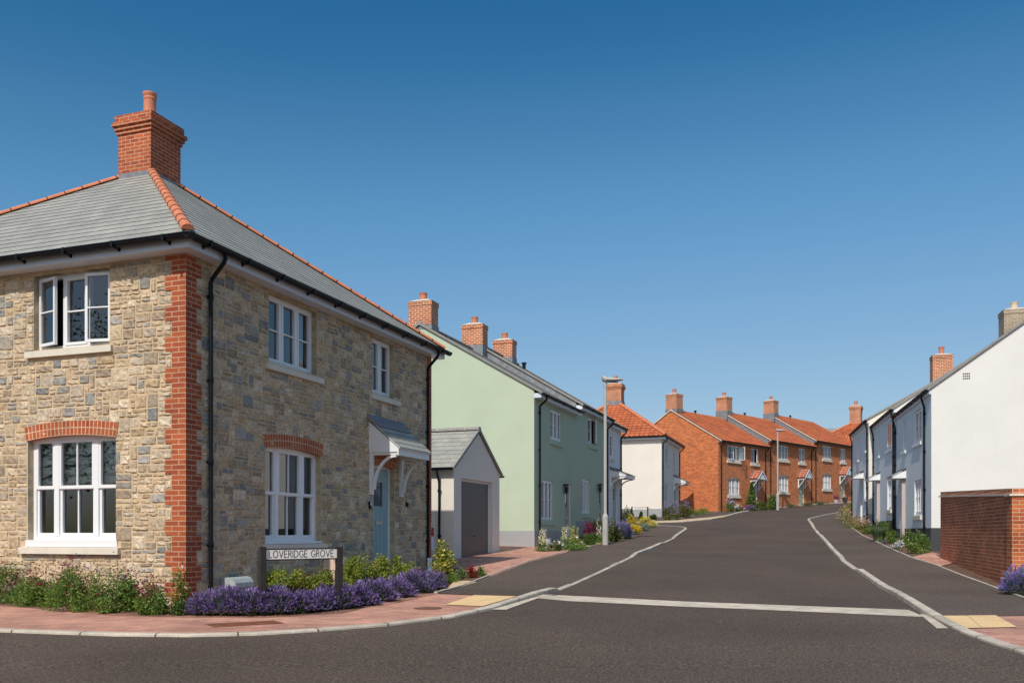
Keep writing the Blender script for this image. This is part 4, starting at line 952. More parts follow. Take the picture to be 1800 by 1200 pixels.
op = kk([(.40, 1.05, 3.24, 4.27), (.95, 1.85, .15, 2.25)])
h3, F3, zr3 = house('white_house', 'narrow white rendered house with a flat-fronted canopy ending the green terrace', 'house', None, sub(FGN, 10.03 * K), D1, 1, 2.55 * K, GD, -2, 4.52 * K, .60, 'r_lilac', 'slate', op)
window(h3, F3, *op[0], lights=1, sill=ks(.33, 1.15, 3.1, 3.2, .05)); door(h3, F3, *op[1], M['doorblue'])
canopy_mono(h3, F3, .35 * K, 2.35 * K, 2.78 * K, 2.52 * K, .75, brackets=True, bl=.5, lead=.12); downpipe(h3, F3, 2.42 * K, 4.65 * K, 0, ov=.3)

ridge_vent(h2, F2, 4.2 * K, -GD / 2 + .6, zr2 - .35)
# ------------------------------------------------------------------ hip-roofed houses
def hip_house(name, label, o, d, side, L1, L2, z0, ze, apexz, wallmat, opR, ov=.25, roofm='pantile', plinth=None, group=None, ridge_half=.0):
    F = Frame(o, d, side); FB = Frame(o, (-F.n.x, -F.n.y), -side); root = empty(name, F.P(0, 0, z0 + 1), label, 'house', group)
    w = MB(); wall_face(w, F, 0, L1, z0, ze + .03, opR)
    w.face([F.P(0, 0, z0), F.P(0, -L2, z0), F.P(0, -L2, ze + .03), F.P(0, 0, ze + .03)]); w.face([F.P(L1, 0, z0), F.P(L1, -L2, z0), F.P(L1, -L2, ze), F.P(L1, 0, ze)]); w.face([F.P(0, -L2, z0), F.P(L1, -L2, z0), F.P(L1, -L2, ze), F.P(0, -L2, ze)])
    w.build('wall', [M[wallmat], M['interior']], root)
    E = ov + .05; zE = ze + .17; ap0 = F.P(L1 / 2, -L2 / 2 + ridge_half, apexz); ap1 = F.P(L1 / 2, -L2 / 2 - ridge_half, apexz)
    c = [F.P(-E, E, zE), F.P(L1 + E, E, zE), F.P(L1 + E, -L2 - E, zE), F.P(-E, -L2 - E, zE)]; aps = [(ap0, ap0), (ap0, ap1), (ap1, ap1), (ap1, ap0)]
    rb = MB()
    for k in range(4): slope(rb, c[k], c[(k + 1) % 4], aps[k][1], aps[k][0], roofm)
    ro = rb.build('roof', [M[roofm], M['black']], root)
    for k, a in enumerate((ap0, ap0, ap1, ap1)): ridge(c[k] + Vector((0, 0, .06)), a + Vector((0, 0, .06)), ro, r=.12, m=('ridge', 'ridge'), name='hip_tiles', joints=False)
    fb = MB(); F.box(fb, -ov, L1 + ov, 0, ov, ze, ze + .15); F.box(fb, -ov, 0, -L2 - ov, 0, ze, ze + .15); fb.build('fascia', M['trim_shaded'], root)
    gutter(root, F, -ov, L1 + ov, ze + .15, ov + .06); FB_ = Frame(o, (-F.n.x, -F.n.y), -side)
    Fs = Frame(o, (-F.n.x, -F.n.y), -side); gutter(root, Fs, -ov, L2 + ov, ze + .15, ov + .06)
    if plinth:
        pb = MB(); F.box(pb, -.02, L1, 0, .02, z0, plinth[0]); F.box(pb, -.02, 0, -L2, 0, z0, plinth[0]); pb.build('plinth', M[plinth[1]], root)
    return root, F
C1 = Vector((.326, .945))
opc = [(1.30, 2.42, 4.25, 5.36), (4.4, 5.25, 4.2, 5.36), (1.15, 2.4, 1.9, 3.1), (4.95, 5.9, 1.0, 3.08)]
hc, Fc = hip_house('cream_house', 'cream rendered house with a hipped orange pantile roof behind the second street sign', (9.12, 55.5), C1, 1, 7.33, 7.33, -.8, 5.68, 8.62, 'r_cream', opc, plinth=(1.44, 'plinth'))
for o_ in opc[:3]: window(hc, Fc, *o_, lights=2, fm='trim_shaded', sill=(o_[0] - .08, o_[1] + .08, o_[2] - .12, o_[2], .05))
door(hc, Fc, *opc[3], M['doorblue']); canopy_mono(hc, Fc, 4.6, 6.6, 3.75, 3.35, .8, bl=.5, lead=.15); downpipe(hc, Fc, .3, 5.8, .7, ov=.3); downpipe(hc, Fc, 7.0, 5.8, 1.2, ov=.3)
cq = Fc.P(3.67, -3.67, 0); chimney(hc, (cq.x, cq.y), C1, .95, .95, 7.6, 9.75, 'brick_chim', 'big', poth=.5, potr=.14); flashbox(hc, cq, C1, 1.02, 1.02, 7.9, 8.62)
hr, Fr_ = hip_house('red_roof_house', 'distant cream house with hipped orange roof between the brick terrace and the white terrace', (37.55, 88.85), (.5, .87), 1, 9.0, 9.0, 1.5, 8.3, 11.55, 'r_cream', [])
cq = Fr_.P(4.5, -4.5, 0); chimney(hr, (cq.x, cq.y), (.5, .87), 1.1, 1.1, 10.4, 13.1, 'brick_chim', 'big', poth=.5, potr=.18)

# ------------------------------------------------------------------ brick terrace
B0 = (14.5, 64.0); B1 = Vector((.94, 1)).normalized(); FBN = Frame(B0, B1, 1); BD = 7.8
units = [(0, 7.29, 6.33, [(1.29, 3.07, 5.16, 6.22), (4.66, 5.78, 5.12, 6.22), (1.37, 2.98, 2.66, 3.86), (4.74, 5.66, 1.78, 3.80)], 'near brick terraced house with a plain orange gable end and pale teal door', 'doorteal', 3.92, 4.62, -.5),
         (7.29, 7.82, 6.88, [(1.75, 3.37, 5.65, 6.76), (5.14, 6.25, 5.6, 6.76), (1.75, 3.37, 3.15, 4.37), (5.14, 6.1, 2.2, 4.22)], 'middle brick terraced house with sage door, behind the far lamp post', 'doorsage', 4.35, 5.1, 0),
         (15.11, 8.34, 7.42, [(1.71, 3.38, 6.15, 7.27), (5.2, 6.3, 6.1, 7.27), (1.71, 3.38, 3.65, 4.87), (5.2, 6.16, 2.72, 4.85)], 'far brick terraced house with sage door, beside the flower pots', 'doorsage', 4.95, 5.75, .5)]
for k, (u, L, ze, ops, lab, dm, cz, ca, z0) in enumerate(units):
    h, F, zr = house('brick_house', lab, 'house', 'brick terrace at the top of the street', sub(FBN, u), B1, 1, L, BD, z0, ze, .60, 'brick_terrace', 'pantile', ops, plinth=None, gable_mat=None if k == 0 else 'lead', near_gable=None if k == 0 else 'lead', verge='cap', ridgem=('ridge', 'ridge'), fascia='ridge_grey', fh=.10)
    ol = [(0, (-1, .35)), (2, (1, 1.3))] if k == 0 else ([(0, (-1, .25))] if k == 1 else [])
    ins = [('curtain', 2.6, 3.0, ops[0][2], ops[0][3])] if k == 0 else None
    window(h, F, *ops[0], style='casement2', sill=(ops[0][0] - .1, ops[0][1] + .1, ops[0][2] - .2, ops[0][2], .08), open_=ol if k == 0 else [], inside=ins)
    window(h, F, *ops[1], style='casement2', lights=2, sill=(ops[1][0] - .1, ops[1][1] + .1, ops[1][2] - .2, ops[1][2], .08), open_=[(1, (1, .35))] if k == 0 else [])
    window(h, F, *ops[2], style='casement2', sill=(ops[2][0] - .1, ops[2][1] + .1, ops[2][2] - .2, ops[2][2], .08), inside=[('curtain', ops[2][1] - .4, ops[2][1] - .05, ops[2][2], ops[2][3])])
    arch(h, F, ops[2][0], ops[2][1], ops[2][3] - .06, .06, .225, n=22)
    door(h, F, *ops[3], M[dm]); canopy_gable(h, F, (ops[3][0] + ops[3][1]) / 2, 1.4, cz, ca - .12, .65, bl=.7)
    downpipe(h, F, .35, ze + .1, z0 + 1.4, ov=.3); downpipe(h, F, L - .45, ze + .1, z0 + 1.8, ov=.3)
    ridge_vent(h, F, L * .45, -BD / 2, zr)
    cu = (.42, .25, .2)[k]; cq = F.P(cu, -BD / 2, 0); chimney(h, (cq.x, cq.y), B1, .82, .95, zr - .5, zr + 1.15, poth=.36, potr=.15); flashbox(h, cq, B1, .88, 1.01, zr - (.16 if k == 0 else .7), zr + .08)
# (ridge vents are added by ridge_vent)
# a slate roof just showing over the terrace
mb = MB(); FZ = Frame((36.7, 105), (1, .2), 1); 
rz = empty('far_house', (36.7, 105, 3), 'dark slate roof of a far house just showing over the brick terrace', 'house')
wb = MB(); FZ.box(wb, 0, 8, -7, 0, 2, 9.9); wb.build('wall', M['r_cream'], rz)
rb = MB(); slope(rb, FZ.P(-.2, .3, 9.8), FZ.P(8.2, .3, 9.8), FZ.P(8.2, -3.5, 12.45), FZ.P(-.2, -3.5, 12.45), 'slate'); slope(rb, FZ.P(8.2, -7.3, 9.8), FZ.P(-.2, -7.3, 9.8), FZ.P(-.2, -3.5, 12.45), FZ.P(8.2, -3.5, 12.45), 'slate'); rb.build('roof', [M['slate'], M['black']], rz)

# ------------------------------------------------------------------ white terrace on the right
E1 = Vector((.258, 1)).normalized(); W0_ = (13.36, 29.0); FW = Frame(W0_, E1, -1); WD = 8.4
op = [(1.75, 3.05, 3.11, 4.2), (4.84, 5.40, 3.08, 4.14), (1.67, 3.0, .62, 1.8), (5.0, 6.0, -.35, 1.80)]
w1, Fw, z_ = house('white_house', 'white rendered end house with blank sunlit gable behind the brick garden wall', 'house', 'white terrace on the right of the street', W0_, E1, -1, 7.24, WD, -2.2, 4.40, .72, 'r_blue', 'slate', op, ov=.07, plinth=(.14, 'plinth_dark'), near_gable='r_white', verge='ridge_grey')
window(w1, Fw, *op[0], lights=2, fm='white', sill=(1.6, 3.2, 2.95, 3.08, .06), sillmat='r_blue', inside=[('curtain_pink', 1.8, 2.2, 3.1, 4.1)]); window(w1, Fw, *op[1], lights=1, fm='white', sill=(4.7, 5.55, 2.92, 3.05, .06), sillmat='r_blue')
window(w1, Fw, *op[2], fm='white', sill=(1.55, 3.2, .42, .58, .07)); door(w1, Fw, *op[3], M['doorblue'], fm='r_lilac')
canopy_mono(w1, Fw, 4.72, 6.1, 2.36, 2.10, .48, brackets=False, lead=.16); surround(w1, Fw, 4.93, -.35, 1.98); downpipe(w1, Fw, .95, 4.5, -.6, ov=.13); downpipe(w1, Fw, 7.0, 4.5, -.3, ov=.13)
mb = MB()
FGa = Frame(W0_, (-FW.n.x, -FW.n.y), 1)
for a in range(3):
    for b in range(4): FGa.box(mb, .92 + b * .055, .96 + b * .055, .0, .004, 4.83 + a * .075, 4.87 + a * .075)
mb.build('air_brick', M['black'], w1)
op = [(1.0, 2.35, 3.45, 4.55), (4.4, 4.95, 3.42, 4.48), (1.0, 2.1, .95, 2.2), (4.45, 5.45, 0.0, 2.15)]
w2, Fw2, z_ = house('white_house', 'middle white terraced house with grey-blue front and a door canopy', 'house', 'white terrace on the right of the street', sub(FW, 7.24), E1, -1, 6.5, WD, -2, 4.74, .655, 'r_blue', 'slate', op, ov=.07, plinth=(.48, 'plinth_dark'), near_gable='r_lilac', verge='ridge_grey')
window(w2, Fw2, *op[0], lights=2, fm='white', sill=(.9, 2.5, 3.3, 3.42, .06), sillmat='r_blue', open_=[(0, (-1, .12))]); window(w2, Fw2, *op[1], lights=1, fm='white', sill=(4.3, 5.1, 3.28, 3.4, .06), sillmat='r_blue')
window(w2, Fw2, *op[2], fm='white', sill=(.85, 2.3, .78, .93, .07)); door(w2, Fw2, *op[3], M['doorblue'], fm='r_lilac'); canopy_mono(w2, Fw2, 4.2, 5.6, 2.66, 2.40, .48, brackets=False, lead=.16); surround(w2, Fw2, 4.38, .0, 2.28)
downpipe(w2, Fw2, .25, 4.85, 0, ov=.13); downpipe(w2, Fw2, 6.2, 4.85, 0, ov=.13)
cq = Fw2.P(-.2, -WD / 2, 0); chimney(w1, (cq.x, cq.y), E1, .8, .9, 7.2, 8.42, 'brick_buff', pot='pot_buff')
op = [(.9, 1.6, 3.9, 4.85), (3.9, 4.6, 3.7, 4.8), (.8, 1.6, 1.6, 2.75), (2.2, 3.15, .5, 2.45)]
w3, Fw3, z_ = house('white_house', 'farthest white terraced house, standing slightly forward of its neighbours', 'house', 'white terrace on the right of the street', sub(FW, 13.74, .2), E1, -1, 6.8, WD, -1.8, 5.08, .56, 'r_lilac', 'slate', op, ov=.07, plinth=(.85, 'plinth'), near_gable='r_cream', verge='ridge_grey')
for o_ in op[:3]: window(w3, Fw3, *o_, lights=1, fm='white', sill=(o_[0] - .1, o_[1] + .1, o_[2] - .14, o_[2] - .02, .06), sillmat='r_lilac')
door(w3, Fw3, *op[3], M['doorblue'], fm='r_lilac'); canopy_mono(w3, Fw3, 1.9, 3.3, 2.98, 2.72, .48, brackets=False, lead=.16); downpipe(w3, Fw3, .25, 5.2, .3, ov=.13); downpipe(w3, Fw3, 6.6, 5.2, .8, ov=.13)
cq = Fw3.P(5.7, -WD / 2, 0); chimney(w3, (cq.x, cq.y), E1, .8, .95, 6.9, 9.05, poth=.42)

# ------------------------------------------------------------------ brick garden wall
n_ = Vector((-.968, .25))
a_ = Vector((9.45, 17.2)); b_ = Vector((12.07, 25.64)); FWa = Frame(a_, (b_ - a_), -1); LW = (b_ - a_).length
GWR = empty('brick_garden_wall', (a_.x, a_.y, -1.1), 'tall red brick garden wall with a soldier-course coping beside the right pavement', 'wall')
mb = MB(); th = .33
def slopebox(mb, F, u0, u1, w0, w1, zb0, zb1, zt0, zt1):
    P = [F.P(u0, w0, zb0), F.P(u1, w0, zb1), F.P(u1, w1, zb1), F.P(u0, w1, zb0), F.P(u0, w0, zt0), F.P(u1, w0, zt1), F.P(u1, w1, zt1), F.P(u0, w1, zt0)]
    for q in ((0, 3, 2, 1), (4, 5, 6, 7), (0, 1, 5, 4), (1, 2, 6, 5), (2, 3, 7, 6), (3, 0, 4, 7)): mb.face([P[k] for k in q])
slopebox(mb, FWa, 0, LW, -th, 0, -2.2, -2.0, .69, .99)
FWb = Frame(a_, (.968, -.22), 1)                           # the return that faces the camera
slopebox(mb, FWb, -.001, 7.5, -th, 0.001, -2.4, -2.4, .69, .70)
mb.build('wall_body', M['brick_wall'], GWR)
mb = MB(); slopebox(mb, FWa, -.03, LW + .03, -th - .03, .05, .69, .99, .725, 1.025); slopebox(mb, FWb, -.035, 7.5, -th - .03, .036, .69, .70, .725, .735); mb.build('tile_creasing', M['sill'], GWR)
mb = MB(); slopebox(mb, FWa, 0, LW, -th + .01, .0, .725, 1.025, .83, 1.135); slopebox(mb, FWb, .0, 7.5, -th + .01, .0, .725, .735, .831, .84); mb.build('coping', M['soldier'], GWR)
# ------------------------------------------------------------------ street signs
STROKES = {
 'L': [[(0, 1), (0, 0), (.45, 0)]], 'O': 'o', 'V': [[(0, 1), (.33, 0), (.66, 1)]], 'E': [[(.45, 1), (0, 1), (0, 0), (.47, 0)], [(0, .52), (.38, .52)]],
 'R': [[(0, 0), (0, 1), (.25, 1), (.4, .93), (.44, .77), (.4, .6), (.25, .53), (0, .53)], [(.22, .53), (.52, 0)]], 'I': [[(0, 0), (0, 1)]],
 'D': [[(0, 0), (0, 1), (.3, 1), (.5, .9), (.63, .7), (.66, .5), (.63, .3), (.5, .1), (.3, 0), (0, 0)]],
 'G': [[(.66, .82), (.55, .94), (.4, 1), (.22, .95), (.07, .78), (.0, .5), (.07, .22), (.22, .05), (.4, 0), (.56, .05), (.68, .16), (.68, .42), (.46, .42)]]}
WID = dict(L=.45, O=.78, V=.66, E=.47, R=.5, I=.02, D=.66, G=.68)
def lettering(mb, F, text, u0, u1, z0, h, w, th=.0105):
    gap = .24; tot = 0
    for ch in text: tot += (WID[ch] + gap) if ch != ' ' else .5
    tot -= gap; sx = (u1 - u0) / tot; x = 0
    for ch in text:
        if ch == ' ': x += .5; continue
        st = STROKES[ch]
        if st == 'o': st = [[(.39 + .39 * math.cos(2 * math.pi * k / 20), .5 + .5 * math.sin(2 * math.pi * k / 20)) for k in range(21)]]
        for line in st:
            for (xa, za), (xb, zb_) in zip(line, line[1:]):
                a = Vector((u0 + (x + xa) * sx, z0 + za * h)); b = Vector((u0 + (x + xb) * sx, z0 + zb_ * h)); t = (b - a).normalized(); n = Vector((-t.y, t.x)) * th / 2; t = t * th * .35
                q = [a - t + n, a - t - n, b + t - n, b + t + n]
                mb.face([F.P(p.x, w, p.y) for p in q])
        x += WID[ch] + gap
def street_sign(name, label, p0, p1, ztop, zbase, plate, text, postw=.078, marks=False):
    a, b = Vector(p0), Vector(p1); F = Frame(a, b - a, 1); L = (b - a).length
    root = empty(name, (a.x, a.y, zbase), label, 'street sign')
    for u, hgt in ((0, 0), (L, -.015)):
        m_ = MB(); F.box(m_, u - postw / 2, u + postw / 2, -.04, .04, zbase - .15, ztop + hgt); m_.prism([F.P(u - postw / 2 - .0, -.04, ztop + hgt), F.P(u + postw / 2, -.04, ztop + hgt), F.P(u + postw / 2, .04, ztop + hgt), F.P(u - postw / 2, .04, ztop + hgt)], (0, 0, .012)); m_.build('post', M['dark_metal'], root)
    z1, z0 = plate
    m_ = MB(); F.box(m_, postw / 2, L - postw / 2, -.012, .012, z0 - .012, z0 + .004); F.box(m_, postw / 2, L - postw / 2, -.012, .012, z1 - .004, z1 + .014); F.box(m_, postw / 2, L - postw / 2, -.012, .006, z0, z1); m_.build('backing_board', M['dark_metal'], root)
    m_ = MB(); F.box(m_, postw / 2 + .004, L - postw / 2 - .004, .006, .012, z0 + .006, z1 - .006); pl = m_.build('sign_plate', M['signwhite'], root)
    m_ = MB()
    if text: lettering(m_, F, text, postw / 2 + .055, L - postw / 2 - .06, z0 + .028, (z1 - z0) * .66, .0135)
    else:
        rnd = random.Random(3); u = .2                        # lettering too small in the photograph to read: word-like marks
        for n in (6, 4):
            for k in range(n): F.box(m_, u, u + .045, .012, .0135, z0 + .05, z1 - .05); u += .085
            u += .1
    m_.build('lettering', M['ink'], pl)
    return root
pa = GP(461, 1082, .04); pb_ = GP(596, 1071, .04)
street_sign('street_sign', 'white street nameplate reading LOVERIDGE GROVE between two dark posts in the lavender', pa, pb_, (CY - 962) / FPX * pa[1], g(pa[1]), ((CY - 965.5) / FPX * pa[1], (CY - 983.5) / FPX * pa[1]), 'LOVERIDGE GROVE')
FcL = Frame((9.12, 55.5), (-C1.y, C1.x), -1); s0 = FcL.P(1.62, 1.0, 0); s1_ = FcL.P(.66, 1.0, 0)
zz = g(54.5); street_sign('street_sign', 'small distant white street nameplate on two grey posts before the cream house', (s0.x, s0.y), (s1_.x, s1_.y), 1.54, zz, (1.49, 1.35), None, postw=.07)

# ------------------------------------------------------------------ street lamps
def street_lamp(label, x, y, H, base_h, zg, s=1.0, yaw=0.):
    root = empty('street_lamp', (x, y, zg), label, 'street lamp'); L = Vector((x, y, zg))
    m_ = MB(); r0 = .085 * s; r1 = .043 * s
    m_.tube([L - Vector((0, 0, .1)), L + Vector((0, 0, base_h)), L + Vector((0, 0, base_h + .12)), L + Vector((0, 0, H - .18))], [r0, r0, r1 * 1.1, r1], 16)
    col = m_.build('column', M['galv'], root)
    dd = MB(); dd.box(L + Vector((-.045, -r0 - .004, .35)), (.09, 0, 0), (0, .02, 0), (0, 0, .45)); dd.build('access_door', M['galv'], col)
    d = Vector((math.cos(yaw), math.sin(yaw), 0)); e = Vector((-d.y, d.x, 0)); h = MB(); T = L + Vector((0, 0, H))
    h.tube([T - Vector((0, 0, .24)), T - Vector((0, 0, .1)), T + d * .02 - Vector((0, 0, .03))], [.05 * s, .055 * s, .03 * s], 10)
    sec = [(-.10, .05, .10, .04), (-.02, .13, .12, -.03), (.18, .15, .10, -.02), (.36, .14, .06, .01), (.50, .10, .035, .03)]     # along arm, half width, thickness, underside
    rings = []
    for (x_, hw, tk, u_) in sec:
        c = T + d * x_ * s
        rings.append([c - e * hw * s + Vector((0, 0, u_ * s + tk * .4 * s)), c - e * hw * .7 * s + Vector((0, 0, u_ * s)), c + e * hw * .7 * s + Vector((0, 0, u_ * s)), c + e * hw * s + Vector((0, 0, u_ * s + tk * .4 * s)), c + e * hw * .8 * s + Vector((0, 0, (u_ + tk) * s)), c - e * hw * .8 * s + Vector((0, 0, (u_ + tk) * s))])
    for a, b in zip(rings, rings[1:]):
        for k in range(6): h.face([a[k], a[(k + 1) % 6], b[(k + 1) % 6], b[k]])
    h.face(rings[0]); h.face(rings[-1]); hd = h.build('lamp_head', M['galv'], root)
    gl = MB(); gl.box(T + d * .1 * s - e * .08 * s + Vector((0, 0, -.035 * s)), d * .28 * s, e * .16 * s, (0, 0, .012)); gl.build('lens', M['carglass'], hd)
    return root
lx, ly = GP(1064, 957, .05); Hl = (CY - 669) / FPX * ly - (g(ly) + .05)
street_lamp('near grey street lamp with flat head by the flower beds of the green terrace', lx, ly, Hl, (957 - 908) / FPX * ly, g(ly) + .05, 1.25, .25)
lx, ly = GP(1367, 895.5, .05); Hl = (CY - 757) / FPX * ly - (g(ly) + .05)
street_lamp('far slim street lamp in front of the brick terrace', lx, ly, Hl, 1.1, g(ly) + .05, 1.25, .2)

hx, hy = 11.5, 62.0; hra = empty('handrail', (hx, hy, g(hy)), 'short dark sloping rail between the cream house and the brick gable', 'handrail')
mb = MB(); mb.prism([(hx, hy, 1.62), (hx + .62, hy + .3, 2.04), (hx + .62, hy + .3, 1.86), (hx, hy, 1.48)], (.05, -.05, 0)); mb.build('rail', M['dark_metal'], hra)
for q in (.05, .95): mb = MB(); X_ = hx + .62 * q; mb.tube([(X_, hy + .3 * q, g(hy) - .1), (X_, hy + .3 * q, 1.5 + .4 * q)], .03, 8); mb.build('post', M['dark_metal'], hra)

# ------------------------------------------------------------------ parked car half hidden behind the stone house
def car():
    F = Frame((FR.P(9.72, -1.25, 0).x, FR.P(9.72, -1.25, 0).y), D1, 1)   # u across the car, w towards the street (the car's rear)
    z = g(24) + .06; root = empty('parked_car', F.P(.85, -2, z), 'white parked car mostly hidden between the stone house and the garage', 'car')
    prof = [(0, .32), (-.02, .62), (-.08, .86), (-.32, 1.18), (-.75, 1.42), (-1.9, 1.46), (-2.5, 1.36), (-3.05, .98), (-3.8, .86), (-4.0, .62), (-4.02, .3)]
    m_ = MB(); hw = .86
    def sec(w, h): k = 1 if h < .95 else (1 - (h - .95) * .32); return hw * k
    for s_ in (-1, 1):
        m_.face([F.P(.86 + s_ * sec(w, h), w, z + h) for w, h in prof])
    for (w0, h0), (w1, h1) in zip(prof, prof[1:] + prof[:1]):
        a, b = sec(w0, h0), sec(w1, h1); m_.face([F.P(.86 - a, w0, z + h0), F.P(.86 + a, w0, z + h0), F.P(.86 + b, w1, z + h1), F.P(.86 - b, w1, z + h1)])
    body = m_.build('body', M['carwhite'], root)
    gm = MB()
    gm.face([F.P(.86 - .7, -.09, z + .9), F.P(.86 + .7, -.09, z + .9), F.P(.86 + .64, -.305, z + 1.19), F.P(.86 - .64, -.305, z + 1.19)]); gm.build('rear_window', M['carglass'], body)
    for s_ in (-1, 1):
        gm = MB(); u = .86 + s_ * (hw + .004); ut = .86 + s_ * (hw * .9 + .004)
        gm.face([F.P(u, -.55, z + .95), F.P(u, -2.75, z + .95), F.P(ut, -2.2, z + 1.32), F.P(ut, -.8, z + 1.32)]); gm.build('side_window', M['carglass'], body)
        lm = MB(); lm.box(F.P(.86 + s_ * .80 - .06, -.03, z + .68), F.d * .12, F.n * .03, (0, 0, .22)); lm.build('tail_light', M['lampred'], body)
        for w in (-.75, -3.2):
            t = MB(); t.tube([F.P(.86 + s_ * .70, w, z + .32), F.P(.86 + s_ * .88, w, z + .32)], .32, 20); wh = t.build('wheel', M['rubber'], root)
            r_ = MB(); r_.tube([F.P(.86 + s_ * .88, w, z + .32), F.P(.86 + s_ * .888, w, z + .32)], .2, 14); r_.build('rim', M['steel'], wh)
    bp = MB(); bp.box(F.P(.1, 0, z + .3), F.d * 1.52, F.n * .06, (0, 0, .25)); bp.build('bumper', M['carwhite'], body)
car()

# ------------------------------------------------------------------ meter boxes, post, pots
def meter_box(label, u, w, wd, hgt, m):
    F = FR.at(u, w); z = g(F.P(0, 0, 0).y) + .03; root = empty('meter_box', F.P(0, 0, z), label, 'meter box'); mb = MB(); n = 8
    F.box(mb, 0, wd, 0, .22, z - .1, z + hgt * .6); mb.build('casing', M[m], root)
    lid = MB(); prof = [(0.0, z + hgt * .6)] + [(-.02 + .13 + .13 * math.sin(math.pi * (k / n - .5)), z + hgt * .6 + hgt * .4 * math.cos(math.pi * (k / n - .5)) ** .6) for k in range(n + 1)] + [(.25, z + hgt * .6)]
    prof = [(-.02, z + hgt * .6 + .004), (-.02, z + hgt * .85), (.04, z + hgt * .98), (.13, z + hgt), (.20, z + hgt * .93), (.245, z + hgt * .78), (.25, z + hgt * .6 + .004)]
    lid.prism([F.P(-.015, a, b) for a, b in prof], F.d * (wd + .03)); lid.build('lid', M[m], root)
meter_box('pale blue-white meter box with a rounded lid by the black downpipe', .80, .04, .44, .40, 'meter')
meter_box('peach coloured meter box with a rounded lid behind the LOVERIDGE GROVE sign', 3.75, .04, .5, .62, 'meter_cream')
mb = MB(); x_, y_ = FR.P(8.0, .22, 0).x, FR.P(8.0, .22, 0).y; zg = g(y_)
mb.box((x_ - .05, y_ - .05, zg - .05), (.1, 0, 0), (0, .1, 0), (0, 0, .40)); mb.prism([(x_ - .05, y_ - .05, zg + .35), (x_ + .05, y_ - .05, zg + .35), (x_ + .05, y_ + .05, zg + .35), (x_ - .05, y_ + .05, zg + .35)], (0, .0, .03))
tag(mb.build('marker_post', M['white']), 'short white post at the foot of the far downpipe of the stone house', 'post')
mb = MB(); x_, y_ = GP(963.5, 963, .04); zg = g(y_) + .03       # dented pale bucket
n = 16
for k in range(n):
    A, B = 2 * math.pi * k / n, 2 * math.pi * (k + 1) / n; tl = Vector((-.05, 0, 0))
    P = lambda r, h, a: (x_ + r * math.cos(a) - h * .22, y_ + r * math.sin(a), zg + h)
    mb.face([P(.13, 0, A), P(.13, 0, B), P(.17, .33, B), P(.17, .33, A)]); mb.face([P(.155, .33, A), P(.155, .33, B), P(.12, .04, B), P(.12, .04, A)]); mb.face([P(.17, .33, A), P(.17, .33, B), P(.182, .32, B), P(.182, .32, A)])
mb.face([P(.13, 0.02, 2 * math.pi * k / n) for k in range(n)])
tag(mb.build('bucket', M['zinc']), 'pale grey tilted bucket in the bed at the corner of the green house', 'bucket')

